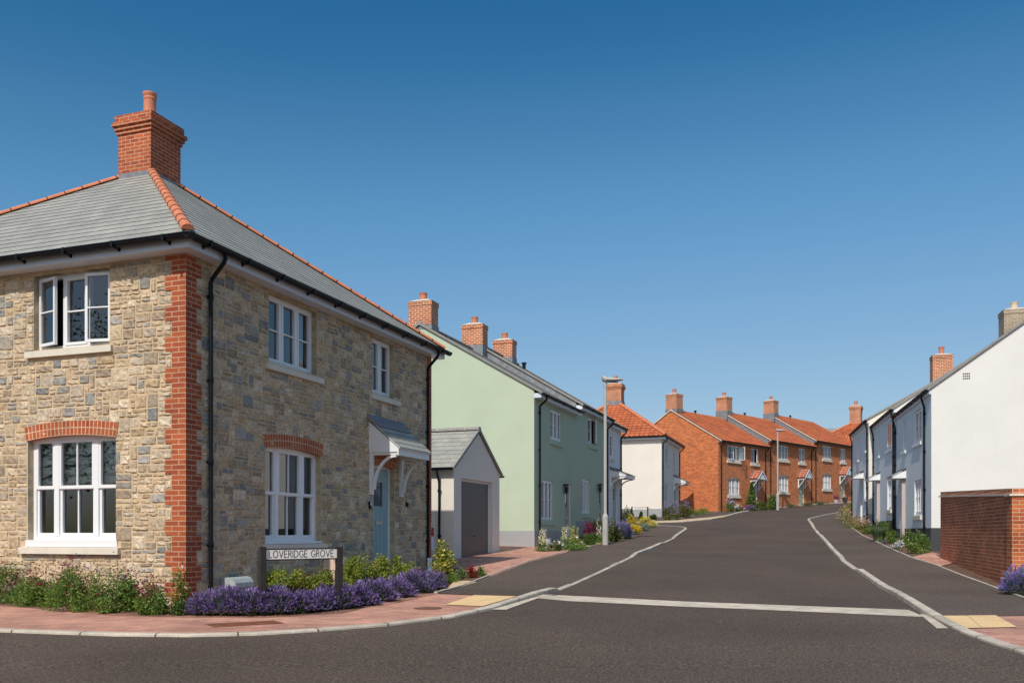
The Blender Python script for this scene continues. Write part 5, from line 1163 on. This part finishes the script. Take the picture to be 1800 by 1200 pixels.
# ------------------------------------------------------------------ plants
def leafquad(mb, c, s, rnd, mi, up=.3, asp=.55):
    d = Vector((rnd.gauss(0, 1), rnd.gauss(0, 1), rnd.gauss(0, .6) + up)).normalized(); o = Vector((rnd.gauss(0, 1), rnd.gauss(0, 1), rnd.gauss(0, 1)))
    e = d.cross(o).normalized() * s * asp; d = d * s
    mb.face([c, c + d * .5 + e * .5, c + d, c + d * .5 - e * .5], mi)
def dome(rnd, rx, ry, h, bias=.35, base=.05):
    while True:
        a = rnd.uniform(0, 2 * math.pi); el = math.asin(rnd.uniform(0, 1)); r = rnd.random() ** bias
        return Vector((rx * r * math.cos(a) * math.cos(el), ry * r * math.sin(a) * math.cos(el), base * h + h * (1 - base) * r * math.sin(el)))
PC = [0]
def plant(name, label, cat, X, Y, rx, h, leaves, flowers=(), n=900, nf=0, leaf=.05, fs=.035, ry=None, group=None, kind='shrub', dz=.04, top=False, rise=0.):
    PC[0] += 1; rnd = random.Random(PC[0] * 7 + 3); ry = ry or rx; z = g(Y) + dz
    root = empty(name, (X, Y, z), label, cat, group); mb = MB(); fb = MB(); O = Vector((X, Y, z))
    ml = [M['l_' + k] for k in leaves]; mf = [M['l_' + k] for k in flowers] or None
    if kind == 'shrub':
        nb = 16; blobs = [(dome(rnd, rx * .72, ry * .72, h * .75), rnd.uniform(.22, .42)) for _ in range(nb)]
        for _ in range(n):
            c, br = rnd.choice(blobs); v = Vector((rnd.gauss(0, 1), rnd.gauss(0, 1), rnd.gauss(0, 1))).normalized() * rnd.random() ** .4
            p = c + Vector((v.x * br * rx, v.y * br * ry, v.z * br * h)); p.z = abs(p.z) + .01
            leafquad(mb, O + p, leaf * rnd.uniform(.6, 1.3), rnd, rnd.randrange(len(ml)))
        for _ in range(14):                                  # woody stems
            p = dome(rnd, rx * .7, ry * .7, h * .8); mb.tube([O + Vector((p.x * .2, p.y * .2, -.02)), O + p * .5 + Vector((0, 0, .02)), O + p], [.008, .006, .003], 4, 0, False)
        for _ in range(nf):
            c, br = rnd.choice(blobs); v = Vector((rnd.gauss(0, 1), rnd.gauss(0, 1), abs(rnd.gauss(0, 1)))).normalized()
            p = c + Vector((v.x * br * rx, v.y * br * ry, v.z * br * h)) * 1.05; p.z = abs(p.z) + .02 + rise * rnd.random()
            k = rnd.randrange(len(mf)); 
            for q in range(3): leafquad(fb, O + p, fs * rnd.uniform(.7, 1.2), rnd, k, asp=.9)
    elif kind == 'lavender':
        for _ in range(n):
            p = dome(rnd, rx * .92, ry * .92, h * .8); leafquad(mb, O + p, .06, rnd, rnd.randrange(len(ml)), 1.0, .16)
        for _ in range(n):
            p = dome(rnd, rx, ry, h, .12, .15); b_ = Vector((p.x * .35, p.y * .35, .03)); dv = (p - b_).normalized(); o = Vector((rnd.gauss(0, 1), rnd.gauss(0, 1), rnd.gauss(0, .5))).normalized()
            lump = 1 + .16 * math.sin(math.atan2(p.y, p.x) * 3 + rx * 40) * math.cos(p.z * 14); p = p * rnd.uniform(.74, 1.1) * lump; e = dv.cross(o).normalized() * .0025; m0 = p - dv * .14
            mb.face([O + m0 - e, O + m0 + e, O + p + e, O + p - e], rnd.randrange(len(ml)))
            k = rnd.randrange(len(mf)); hl = rnd.uniform(.03, .055); dw = rnd.uniform(.006, .0095)
            e1 = dv.cross(o).normalized(); e2 = dv.cross(e1).normalized()
            for ee in (e1, e2): fb.face([O + p - ee * dw, O + p + dv * hl * .5 - ee * dw * 1.2, O + p + dv * hl, O + p + dv * hl * .5 + ee * dw * 1.2, O + p + ee * dw], k)
    elif kind == 'grass':
        for _ in range(n):
            a = rnd.uniform(0, 2 * math.pi); r = rx * .35 * rnd.random() ** .5; b_ = Vector((r * math.cos(a), r * math.sin(a), 0)); a2 = a + rnd.gauss(0, .5); ln = rnd.uniform(.5, 1.1)
            t1 = b_ + Vector((math.cos(a2) * rx * .35 * ln, math.sin(a2) * rx * .35 * ln, h * .7 * ln)); t2 = b_ + Vector((math.cos(a2) * rx * ln, math.sin(a2) * rx * ln, h * rnd.uniform(.55, 1.) * ln)); e = Vector((-math.sin(a2), math.cos(a2), 0)) * leaf * .5; k = rnd.randrange(len(ml))
            mb.face([O + b_ - e, O + b_ + e, O + t1 + e * .7, O + t1 - e * .7], k); mb.face([O + t1 - e * .7, O + t1 + e * .7, O + t2], k)
        for _ in range(nf):
            a = rnd.uniform(0, 2 * math.pi); p = dome(rnd, rx, ry, h * 1.05, .15, .4)
            for q in range(3): leafquad(fb, O + p, fs, rnd, rnd.randrange(len(mf)), asp=.9)
    elif kind == 'spire':                                    # tall flowering stems over basal leaves
        ns = nf if nf else 5
        for _ in range(n): p = dome(rnd, rx, ry, h * .45); leafquad(mb, O + p, leaf * rnd.uniform(.7, 1.3), rnd, rnd.randrange(len(ml)), .5, .5)
        for k in range(ns):
            a = rnd.uniform(0, 2 * math.pi); r = rx * .6 * rnd.random(); b_ = Vector((r * math.cos(a), r * math.sin(a), 0)); t = b_ * 1.5 + Vector((0, 0, h * rnd.uniform(.72, 1.0)))
            mb.tube([O + b_, O + t], [.009, .005], 5, 0, False); m_ = int(h * 45)
            for q in range(m_):
                f_ = .38 + .62 * q / m_; p = b_ + (t - b_) * f_; v = Vector((rnd.gauss(0, 1), rnd.gauss(0, 1), 0)).normalized() * .035 * (1.25 - f_ * .7)
                for j in range(2): leafquad(fb, O + p + v, fs * (1.3 - f_ * .6), rnd, rnd.randrange(len(mf)), 0, .8)
                if rnd.random() < .4: leafquad(mb, O + p * 1.0, leaf * .5, rnd, 0, .2)
    elif kind == 'cone':                                     # clipped column or climber
        for _ in range(n):
            f_ = rnd.random() ** 1.4; a = rnd.uniform(0, 2 * math.pi); r = rx * (1 - f_) * rnd.random() ** .4 * (1 + .25 * math.sin(a * 3 + f_ * 14)); leafquad(mb, O + Vector((r * math.cos(a), r * math.sin(a), h * f_)), leaf * rnd.uniform(.6, 1.3), rnd, rnd.randrange(len(ml)))
        for _ in range(nf):
            f_ = rnd.random(); a = rnd.uniform(0, 2 * math.pi); r = rx * (1 - f_ * .9)
            for q in range(3): leafquad(fb, O + Vector((r * math.cos(a), r * math.sin(a), h * f_)), fs, rnd, rnd.randrange(len(mf)), asp=.9)
        mb.tube([O, O + Vector((0, 0, h * .95))], [.012, .004], 5, 0, False)
    mb.build('foliage', ml, root)
    if fb.f: fb.build('flowers', mf, root)
    return root
def pp(cx, base, top, wpx, dz=.04, back=0.):
    X, Y = GP(cx, base, dz); Y += back; X = (cx - CX) / FPX * Y; return X, Y, wpx / 2 / FPX * Y, (base - top) / FPX * Y
def P_(name, label, cat, cx, base, top, wpx, leaves, flowers=(), **k):
    X, Y, rx, h = pp(cx, base, top, wpx); hm = k.pop('hm', 1.0); bk = k.pop('back', None)
    if bk: X, Y = X * (Y + bk) / Y, Y + bk
    else: X, Y = X * (Y + rx * .8) / Y, Y + rx * .8
    return plant(name, label, cat, X, Y, rx, h * hm, leaves, flowers, **k)
# bed under the stone house's left wall
SG = 'salvias in front of the stone house'
ordn = ['leftmost', 'second from the left', 'middle', 'fourth', 'rightmost']
for k, (c, b, t, w) in enumerate([(-5, 1062, 984, 130), (72, 1070, 996, 124), (135, 1079, 1004, 120), (205, 1081, 994, 130), (268, 1083, 1012, 84)]):
    P_('salvia_shrub', 'low dark-red-flowered salvia, ' + ordn[k] + ' in the bed under the stone house window', 'shrub', c, b, t, w, ('green', 'mid', 'bright', 'bright', 'mid'), ('crimson', 'crimson', 'burgundy'), n=(4600, 6000, 4200, 6600, 3600)[k], nf=260, leaf=.038, fs=.021, group=SG, rise=.24, hm=(1.0, .84, 1.06, .92, .9)[k])
P_('globe_artichoke', 'tall grey-green artichoke plant below the large sash window', 'plant', 122, 1058, 985, 62, ('greygreen', 'mid', 'silver'), ('paleyellow',), n=130, nf=2, leaf=.16, fs=.05, kind='spire', back=.75)
P_('rose_bush', 'rose with peach blooms climbing the brick quoins of the stone house', 'rose', 316, 1072, 992, 46, ('mid', 'bright', 'green'), ('orange', 'palepink'), n=650, nf=14, leaf=.045, fs=.06, back=.35)
P_('small_green_shrub', 'small dark green shrub at the corner between roses and lavender', 'shrub', 316, 1084, 1052, 44, ('green', 'mid', 'dark'), n=1100, leaf=.03)
# lavender hedge
lavs = [(366, 1084, 1038, 62), (402, 1085, 1034, 70), (440, 1085, 1033, 66), (482, 1083, 1036, 66), (520, 1081, 1040, 70), (556, 1077, 1036, 62), (592, 1073, 1030, 66), (626, 1067, 1026, 66), (660, 1060, 1020, 64), (694, 1052, 1012, 60), (728, 1044, 1005, 62), (758, 1037, 1004, 44)]
ONE = ['first', 'second', 'third', 'fourth', 'fifth', 'sixth', 'seventh', 'eighth', 'ninth', 'tenth', 'eleventh', 'last']
for k, (c, b, t, w) in enumerate(lavs):
    P_('lavender_bush', 'purple lavender, ' + ONE[k] + ' from the left in the hedge edging the red paving', 'lavender', c, b, t, w * 1.25, ('greygreen', 'green', 'dark'), ('purple', 'violet', 'purple', 'deepviolet'), n=1250, kind='lavender', group='lavender hedge along the red paving', hm=(.80, .98, .88, 1.04, .92, .84, 1.0)[k % 7])
# golden shrubs behind it
gs = [(486, 1050, 996, 66, 'bright'), (522, 1046, 1000, 62, 'olive'), (560, 1040, 986, 60, 'olive'), (628, 1036, 974, 78, 'bright'), (668, 1032, 976, 66, 'olive'), (706, 1024, 972, 66, 'bright')]
for k, (c, b, t, w, lf) in enumerate(gs):
    P_('spiraea_shrub', 'yellow-green shrub, ' + ONE[k] + ' from the left between the lavender and the stone wall', 'shrub', c, b, t, w, (lf, 'bright', 'olive', 'gold', 'bright'), ('white',), n=4200, nf=10, leaf=.046, fs=.02, group='yellow-green shrubs behind the lavender', back=.1)
P_('low_green_plant', 'thin olive plant in front of the pale meter box', 'plant', 400, 1050, 1010, 52, ('olive', 'mid', 'gold'), ('white',), n=650, nf=16, leaf=.04, fs=.025, back=.2)
P_('pink_flower_clump', 'small pink-red flower clump beside the white marker post', 'flowers', 732, 1020, 998, 34, ('green', 'mid'), ('pink', 'red'), n=300, nf=60, leaf=.035, fs=.03, back=.3)
# bed beside the garage
P_('variegated_shrub', 'tall yellow variegated shrub in front of the garage side wall', 'shrub', 779, 1024, 950, 50, ('gold', 'paleyellow', 'mid', 'gold', 'olive'), n=1500, leaf=.085, back=.3)
P_('thrift_plant', 'wispy pink-flowered plant at the foot of the yellow variegated shrub', 'flowers', 764, 1030, 998, 46, ('brown', 'dark', 'olive'), ('pink', 'palepink'), n=350, nf=34, leaf=.05, fs=.022, rise=.12)
P_('green_cushion_plant', 'low bright green cushion plant at the edge of the tarmac path', 'plant', 792, 1025, 1008, 46, ('green', 'bright', 'mid'), n=1400, leaf=.028)
P_('round_green_shrub', 'round pale green shrub left of the red-leaved one', 'shrub', 812, 1016, 995, 30, ('mid', 'bright', 'silver'), n=900, leaf=.035)
P_('red_leaved_shrub', 'small red-leaved shrub between two round green ones by the garage', 'shrub', 829, 1016, 991, 28, ('redleaf', 'redleaf', 'red', 'dark'), n=900, leaf=.035)
P_('round_green_shrub', 'round pale green shrub right of the red-leaved one', 'shrub', 846, 1012, 993, 22, ('mid', 'bright', 'green'), n=800, leaf=.032)
# bed along the green terrace
P_('foxglove', 'white foxglove leaning at the corner downpipe of the green house', 'flowers', 953, 970, 928.2, 28, ('mid', 'green'), ('white', 'paleyellow'), n=272, nf=4, leaf=.07, fs=.055, kind='spire', back=.1)
P_('white_rose_bush', 'low bush with white blooms beside the bucket', 'rose', 976, 969, 948.1, 33.6, ('mid', 'dark', 'green'), ('white', 'palepink'), n=850, nf=30, leaf=.05, fs=.07, back=.1)
P_('foxglove', 'cream foxglove left of the first green house door', 'flowers', 991, 966, 917.6, 28, ('mid', 'silver'), ('paleyellow', 'white'), n=340, nf=5, leaf=.07, fs=.05, kind='spire', back=.6)
P_('foxglove', 'yellow-green foxglove in front of the first green house door', 'flowers', 1008, 963, 915.7, 25.2, ('bright', 'gold'), ('paleyellow', 'gold'), n=340, nf=5, leaf=.07, fs=.045, kind='spire', back=.3)
P_('low_green_plant', 'spreading low green plant with pale blooms at the pavement edge', 'plant', 1014, 968, 948.2, 64.4, ('green', 'mid', 'bright'), ('palepink', 'white'), n=2210, nf=10, leaf=.045, fs=.08)
P_('burgundy_shrub', 'dark burgundy leaved shrub between the two green house doors', 'shrub', 1038, 950, 914.8, 47.6, ('burgundy', 'magenta', 'burgundy', 'crimson'), n=2550, leaf=.05, back=.9)
P_('tall_green_shrub', 'leafy green shrub at the foot of the burgundy shrub', 'shrub', 1034, 959, 931.5, 47.6, ('green', 'mid', 'dark'), n=2210, leaf=.06, back=.2)
P_('iris_clump', 'dark spiky clump left of the near street lamp', 'plant', 1052, 950, 908.2, 30.8, ('dark', 'burgundy', 'mid'), ('white',), n=153, nf=8, leaf=.05, kind='grass', back=.9)
P_('white_spired_plant', 'green plant with small white spires just left of the street lamp', 'flowers', 1055, 956, 916.4, 28, ('bright', 'mid'), ('white',), n=544, nf=5, leaf=.07, fs=.04, kind='spire', back=.3)
P_('salvia_shrub', 'green shrub with burgundy tops just right of the near street lamp', 'shrub', 1076, 953, 910.1, 42, ('green', 'mid', 'bright', 'burgundy'), ('crimson', 'palepink'), n=2890, nf=60, leaf=.06, fs=.04, back=.3)
P_('lavender_bush', 'lone violet-blue lavender beside the near street lamp', 'lavender', 1094, 947, 916.2, 36.4, ('greygreen', 'green'), ('purple', 'violet', 'blue'), n=2380, kind='lavender', back=.2)
P_('round_green_shrub', 'bright green shrub against the narrow white house', 'shrub', 1079, 930, 901.4, 33.6, ('mid', 'bright', 'green'), n=1530, leaf=.07, back=2.)
P_('yellow_flower_mound', 'orange-yellow flower mound nearest the pavement corner', 'flowers', 1112, 940, 920.2, 36.4, ('mid', 'gold'), ('yellow', 'yellow'), n=850, nf=420, leaf=.05, fs=.045, back=.2)
P_('yellow_flower_mound', 'rear golden flower mound left of the second street sign', 'flowers', 1108, 929, 907, 44.8, ('mid', 'gold'), ('yellow', 'gold'), n=850, nf=420, leaf=.05, fs=.05, back=.3)
P_('silver_mound', 'silver-grey leaved mound among the yellow flowers', 'plant', 1127, 933, 915.4, 47.6, ('silver', 'silver', 'greygreen'), n=2380, leaf=.05, back=.3)
P_('yellow_flower_mound', 'lemon yellow flower mound right of the silver-leaved one', 'flowers', 1137, 928, 908.2, 42, ('mid', 'olive'), ('paleyellow', 'yellow'), n=850, nf=420, leaf=.05, fs=.05, back=.3)
P_('dark_leafy_plant', 'dark leafy plant left of the second street sign', 'plant', 1100, 919, 890.4, 28, ('dark', 'green', 'burgundy'), n=680, leaf=.09, back=3.4)
for k, (c, t, w, nm) in enumerate([(1110, 895, 12, 'left of'), (1127, 900, 12, 'between the posts of'), (1148, 903, 16, 'right of')]):
    P_('small_dark_shrub', 'small dark shrub ' + nm + ' the second street sign', 'shrub', c, 914, t, w, ('dark', 'green'), n=714, leaf=.08, back=.8, kind='shrub' if k == 2 else 'cone', group='small shrubs before the cream house')
# bed at the cream house and brick terrace
P_('purple_catmint', 'hazy purple-topped shrub at the front corner of the cream house', 'flowers', 1178, 914, 884, 46, ('olive', 'green', 'brown'), ('purple', 'violet'), n=2600, nf=170, leaf=.08, fs=.05, rise=.35, back=.6)
P_('purple_catmint', 'second purple-topped shrub beside the cream house porch', 'flowers', 1200, 911, 884, 42, ('olive', 'green', 'brown'), ('purple', 'violet'), n=2200, nf=120, leaf=.08, fs=.05, rise=.35, back=1.2)
P_('green_hedge_clump', 'left olive green clump along the brick gable end', 'shrub', 1218, 906, 891, 34, ('olive', 'green', 'mid'), n=900, leaf=.07, back=1.0)
P_('green_hedge_clump', 'right yellow-green clump along the brick gable end', 'shrub', 1236, 904, 890, 32, ('bright', 'olive', 'mid'), n=900, leaf=.07, back=1.0)
P_('round_green_shrub', 'tiny round pale shrub at the path edge by the cream house', 'shrub', 1184, 914, 907, 12, ('silver', 'mid'), n=400, leaf=.06)
def Q_(name, label, cat, u, w_, h_, r_, leaves, flowers=(), **k):
    p = FBN.P(u, w_, 0); plant(name, label, cat, p.x, p.y, r_, h_, leaves, flowers, **k)
Q_('mixed_flower_clump', 'green clump with pale lilac tops at the brick corner', 'flowers', .5, .7, .95, .45, ('green', 'mid'), ('white', 'blue'), n=900, nf=46, leaf=.08, fs=.08, rise=.3)
Q_('white_flower_clump', 'white flowering clump under the near brick house window', 'flowers', 1.5, .7, .6, .42, ('green', 'dark'), ('white',), n=600, nf=60, leaf=.07, fs=.08)
Q_('purple_flower_clump', 'deep purple and magenta flowers before the near brick house', 'flowers', 2.7, .8, .5, .7, ('dark', 'green'), ('purple', 'magenta', 'purple'), n=700, nf=230, leaf=.07, fs=.07)
Q_('conical_shrub', 'tall conical green shrub left of the teal door', 'shrub', 3.85, .5, 2.0, .5, ('green', 'mid', 'bright', 'dark'), ('white',), n=3600, nf=8, leaf=.11, fs=.06, kind='cone')
Q_('round_green_shrub', 'green shrub at the foot of the teal door', 'shrub', 4.7, .9, .75, .5, ('mid', 'green', 'dark'), n=1100, leaf=.09)
Q_('rose_bush', 'large rose bush with white blooms right of the teal door', 'rose', 6.75, .75, 1.25, .75, ('green', 'mid', 'dark', 'bright'), ('white',), n=2600, nf=12, leaf=.1, fs=.11)
for k, (u, r_) in enumerate([(10.2, .9), (12.9, .7), (15.3, .9)]):
    Q_('low_border_plant', ['low brown-green border plant left of the middle sage door', 'low green border plant beneath the middle sage door', 'low border plant between the two sage doors'][k], 'plant', u, .5, .35, r_, ('greygreen', 'brown', 'green'), n=800, leaf=.07)
# pots by the far brick house
def pot(name, label, cx, base, wpx, hpx, m, square=False):
    q_ = FBN.P(cx, .6, 0); X, Y = q_.x, q_.y; z = g(Y) + .05; r = wpx / 2 / FPX * Y; h = hpx / FPX * Y; root = empty(name, (X, Y, z), label, 'flower pot'); mb = MB()
    n = 4 if square else 16; off = math.pi / 4 if square else 0; k_ = 1.3 if square else 1
    for (r0, h0, r1, h1) in ((r * .75, 0, r, h), (r, h, r * .88, h), (r * .88, h, r * .8, h * .8)):
        for q in range(n):
            A, B = off + 2 * math.pi * q / n, off + 2 * math.pi * (q + 1) / n
            mb.face([(X + k_ * r0 * math.cos(A), Y + k_ * r0 * math.sin(A), z + h0), (X + k_ * r0 * math.cos(B), Y + k_ * r0 * math.sin(B), z + h0), (X + k_ * r1 * math.cos(B), Y + k_ * r1 * math.sin(B), z + h1), (X + k_ * r1 * math.cos(A), Y + k_ * r1 * math.sin(A), z + h1)])
    mb.build('planter', M[m], root)
    mb = MB(); mb.face([(X + k_ * r * .83 * math.cos(off + 2 * math.pi * q / n), Y + k_ * r * .83 * math.sin(off + 2 * math.pi * q / n), z + h * .85) for q in range(n)]); mb.build('compost', M['soil'], root)
    return X, Y, h
X, Y, h = pot('flower_pot', 'pale round pot holding pink flowers before the far brick house', 18.1, 884, 8, 6.5, 'zinc')
plant('potted_flowers', 'pink and crimson flowers filling the pale round pot', 'flowers', X, Y, .32, .5, ('green', 'mid'), ('magenta', 'pink', 'crimson'), n=200, nf=110, leaf=.07, fs=.07, dz=.05 + h * .8)
X, Y, h = pot('flower_pot', 'dark square planter left of the far sage door', 19.9, 881.5, 8, 9, 'wood', True)
plant('potted_flowers', 'few low plants in the dark square planter', 'flowers', X, Y, .2, .18, ('greygreen', 'brown'), ('palepink',), n=100, nf=10, leaf=.06, fs=.05, dz=.05 + h * .82)
# bed along the white terrace
P_('tall_climber', 'tall dark green shrub against the far end of the white terrace', 'shrub', 1508, 908, 846, 24, ('dark', 'green', 'olive'), n=2200, leaf=.10, kind='cone', back=1.6, hm=1.15)
P_('hollyhock', 'pale green hollyhock against the farthest white house', 'flowers', 1519, 915, 872, 22, ('silver', 'mid'), ('white',), n=420, nf=4, leaf=.11, fs=.05, kind='spire', back=1.4)
P_('autumn_shrub', 'orange-green shrub at the foot of the tall dark climber', 'shrub', 1492, 905, 878, 36, ('olive', 'gold', 'mid', 'green'), ('paleyellow', 'orange'), n=1600, nf=80, leaf=.08, fs=.05, back=.4)
pk = [(1486, 917, 892, 40), (1497, 929, 898, 54), (1514, 932, 906, 36)]
for k, (c, b, t, w) in enumerate(pk):
    P_('pink_fleabane', ['farthest', 'middle', 'nearest'][k] + ' drift of small pale pink flowers spilling over the right pavement', 'flowers', c, b, t, w, ('mid', 'olive', 'green', 'gold'), ('palepink', 'palepink', 'orange'), n=1300, nf=220, leaf=.05, fs=.035, group='pink flower drifts on the right', rise=.1)
P_('low_green_plant', 'low green mat where the right bed meets the pavement', 'plant', 1524, 939, 926, 30, ('mid', 'green', 'olive'), ('gold',), n=1000, nf=12, leaf=.045, fs=.03)
P_('grey_grass_clump', 'grey-green feathery clump in the right-hand bed', 'plant', 1545, 953, 922, 40, ('silver', 'greygreen', 'mid', 'bright'), n=1100, leaf=.014, kind='grass')
P_('grey_grass_clump', 'upright bright green blades behind the feathery clump', 'plant', 1557, 944, 914, 22, ('bright', 'mid'), n=420, leaf=.016, kind='grass', back=.9)
P_('red_geranium', 'red geranium by the dark plinth of the white terrace', 'flowers', 1578, 946, 926, 14, ('green', 'mid'), ('red', 'orange'), n=200, nf=44, leaf=.05, fs=.06, back=1.0)
P_('small_purple_flower', 'small purple-blue flower tuft on the right pavement edge', 'flowers', 1554, 958, 951, 10, ('greygreen',), ('blue', 'purple'), n=120, nf=60, leaf=.03, fs=.03)
P_('white_flower_clump', 'white and violet flower clump at the right pavement edge', 'flowers', 1577, 968, 950, 32, ('greygreen', 'mid'), ('white', 'white', 'violet'), n=500, nf=150, leaf=.035, fs=.04)
P_('grey_leaved_shrub', 'low grey-green shrub against the dark plinth behind the feathery clump', 'shrub', 1537, 938, 914, 34, ('greygreen', 'green', 'dark'), n=1300, leaf=.05, back=.9)
P_('low_green_plant', 'dense green plant under the middle canopy post of the white terrace', 'plant', 1568, 956, 930, 36, ('green', 'mid', 'bright'), n=1500, leaf=.045, back=.35)
P_('low_green_plant', 'leafy green plant between the white flowers and the dark downpipe', 'plant', 1606, 973, 948, 36, ('green', 'mid', 'olive'), ('white',), n=1400, nf=14, leaf=.045, fs=.03, back=.1)
P_('evergreen_shrub', 'broad green shrub left of the corner downpipe of the white house', 'shrub', 1594, 962, 930, 42, ('green', 'mid', 'dark', 'bright'), ('paleyellow',), n=1900, nf=20, leaf=.05, fs=.03, back=.7)
P_('evergreen_shrub', 'spiky green shrub nearest the white gable corner', 'shrub', 1619, 972, 932, 38, ('green', 'mid', 'bright'), n=1700, leaf=.055, back=.25)
P_('lavender_bush', 'grey-purple lavender at the foot of the brick garden wall corner', 'lavender', 1792, 1048, 1000, 62, ('greygreen', 'green', 'greygreen'), ('violet', 'blue', 'purple'), n=1400, kind='lavender', back=.32)

# ------------------------------------------------------------------ trees across the side street, behind the viewer
def tree(label, X, Y, H, R_, seed):
    rnd = random.Random(seed); root = empty('garden_tree', (X, Y, g(Y)), label, 'tree', 'trees across the street'); O = Vector((X, Y, g(Y)))
    t = MB(); t.tube([O, O + Vector((.1, 0, H * .25)), O + Vector((0, .1, H * .55)), O + Vector((.1, 0, H * .85))], [.22, .17, .1, .03], 10, 0)
    c = MB(); blobs = []
    for k in range(26):
        a = rnd.uniform(0, 6.28); f_ = rnd.uniform(.3, 1); r = R_ * math.sin(math.pi * min(1, f_ * .92 + .05)) * rnd.uniform(.3, 1); p = Vector((r * math.cos(a), r * math.sin(a), H * f_)); blobs.append(p)
        t.tube([O + Vector((0, 0, H * f_ * .6)), O + p * .6 + Vector((0, 0, H * f_ * .25)), O + p], [.06, .04, .015], 5, 0, False)
    for _ in range(9000):
        b_ = rnd.choice(blobs); v = Vector((rnd.gauss(0, 1), rnd.gauss(0, 1), rnd.gauss(0, .8))) * R_ * .16; leafquad(c, O + b_ + v, .16 * rnd.uniform(.6, 1.3), rnd, rnd.randrange(3))
    t.build('trunk', M['wood'], root); c.build('crown', [M['l_dark'], M['l_green'], M['l_mid']], root)
for k, (X, Y, H, R_) in enumerate([(-19, 5, 9, 3.6), (-24, 0, 10, 4), (-21, -7, 9, 3.8), (-26, 8, 10, 4), (-15, -11, 10, 4), (-9, -17, 9, 3.6)]): tree(ONE[k] + ' leafy tree in the gardens across the street, counted from the north', X, Y, H, R_, k + 1)
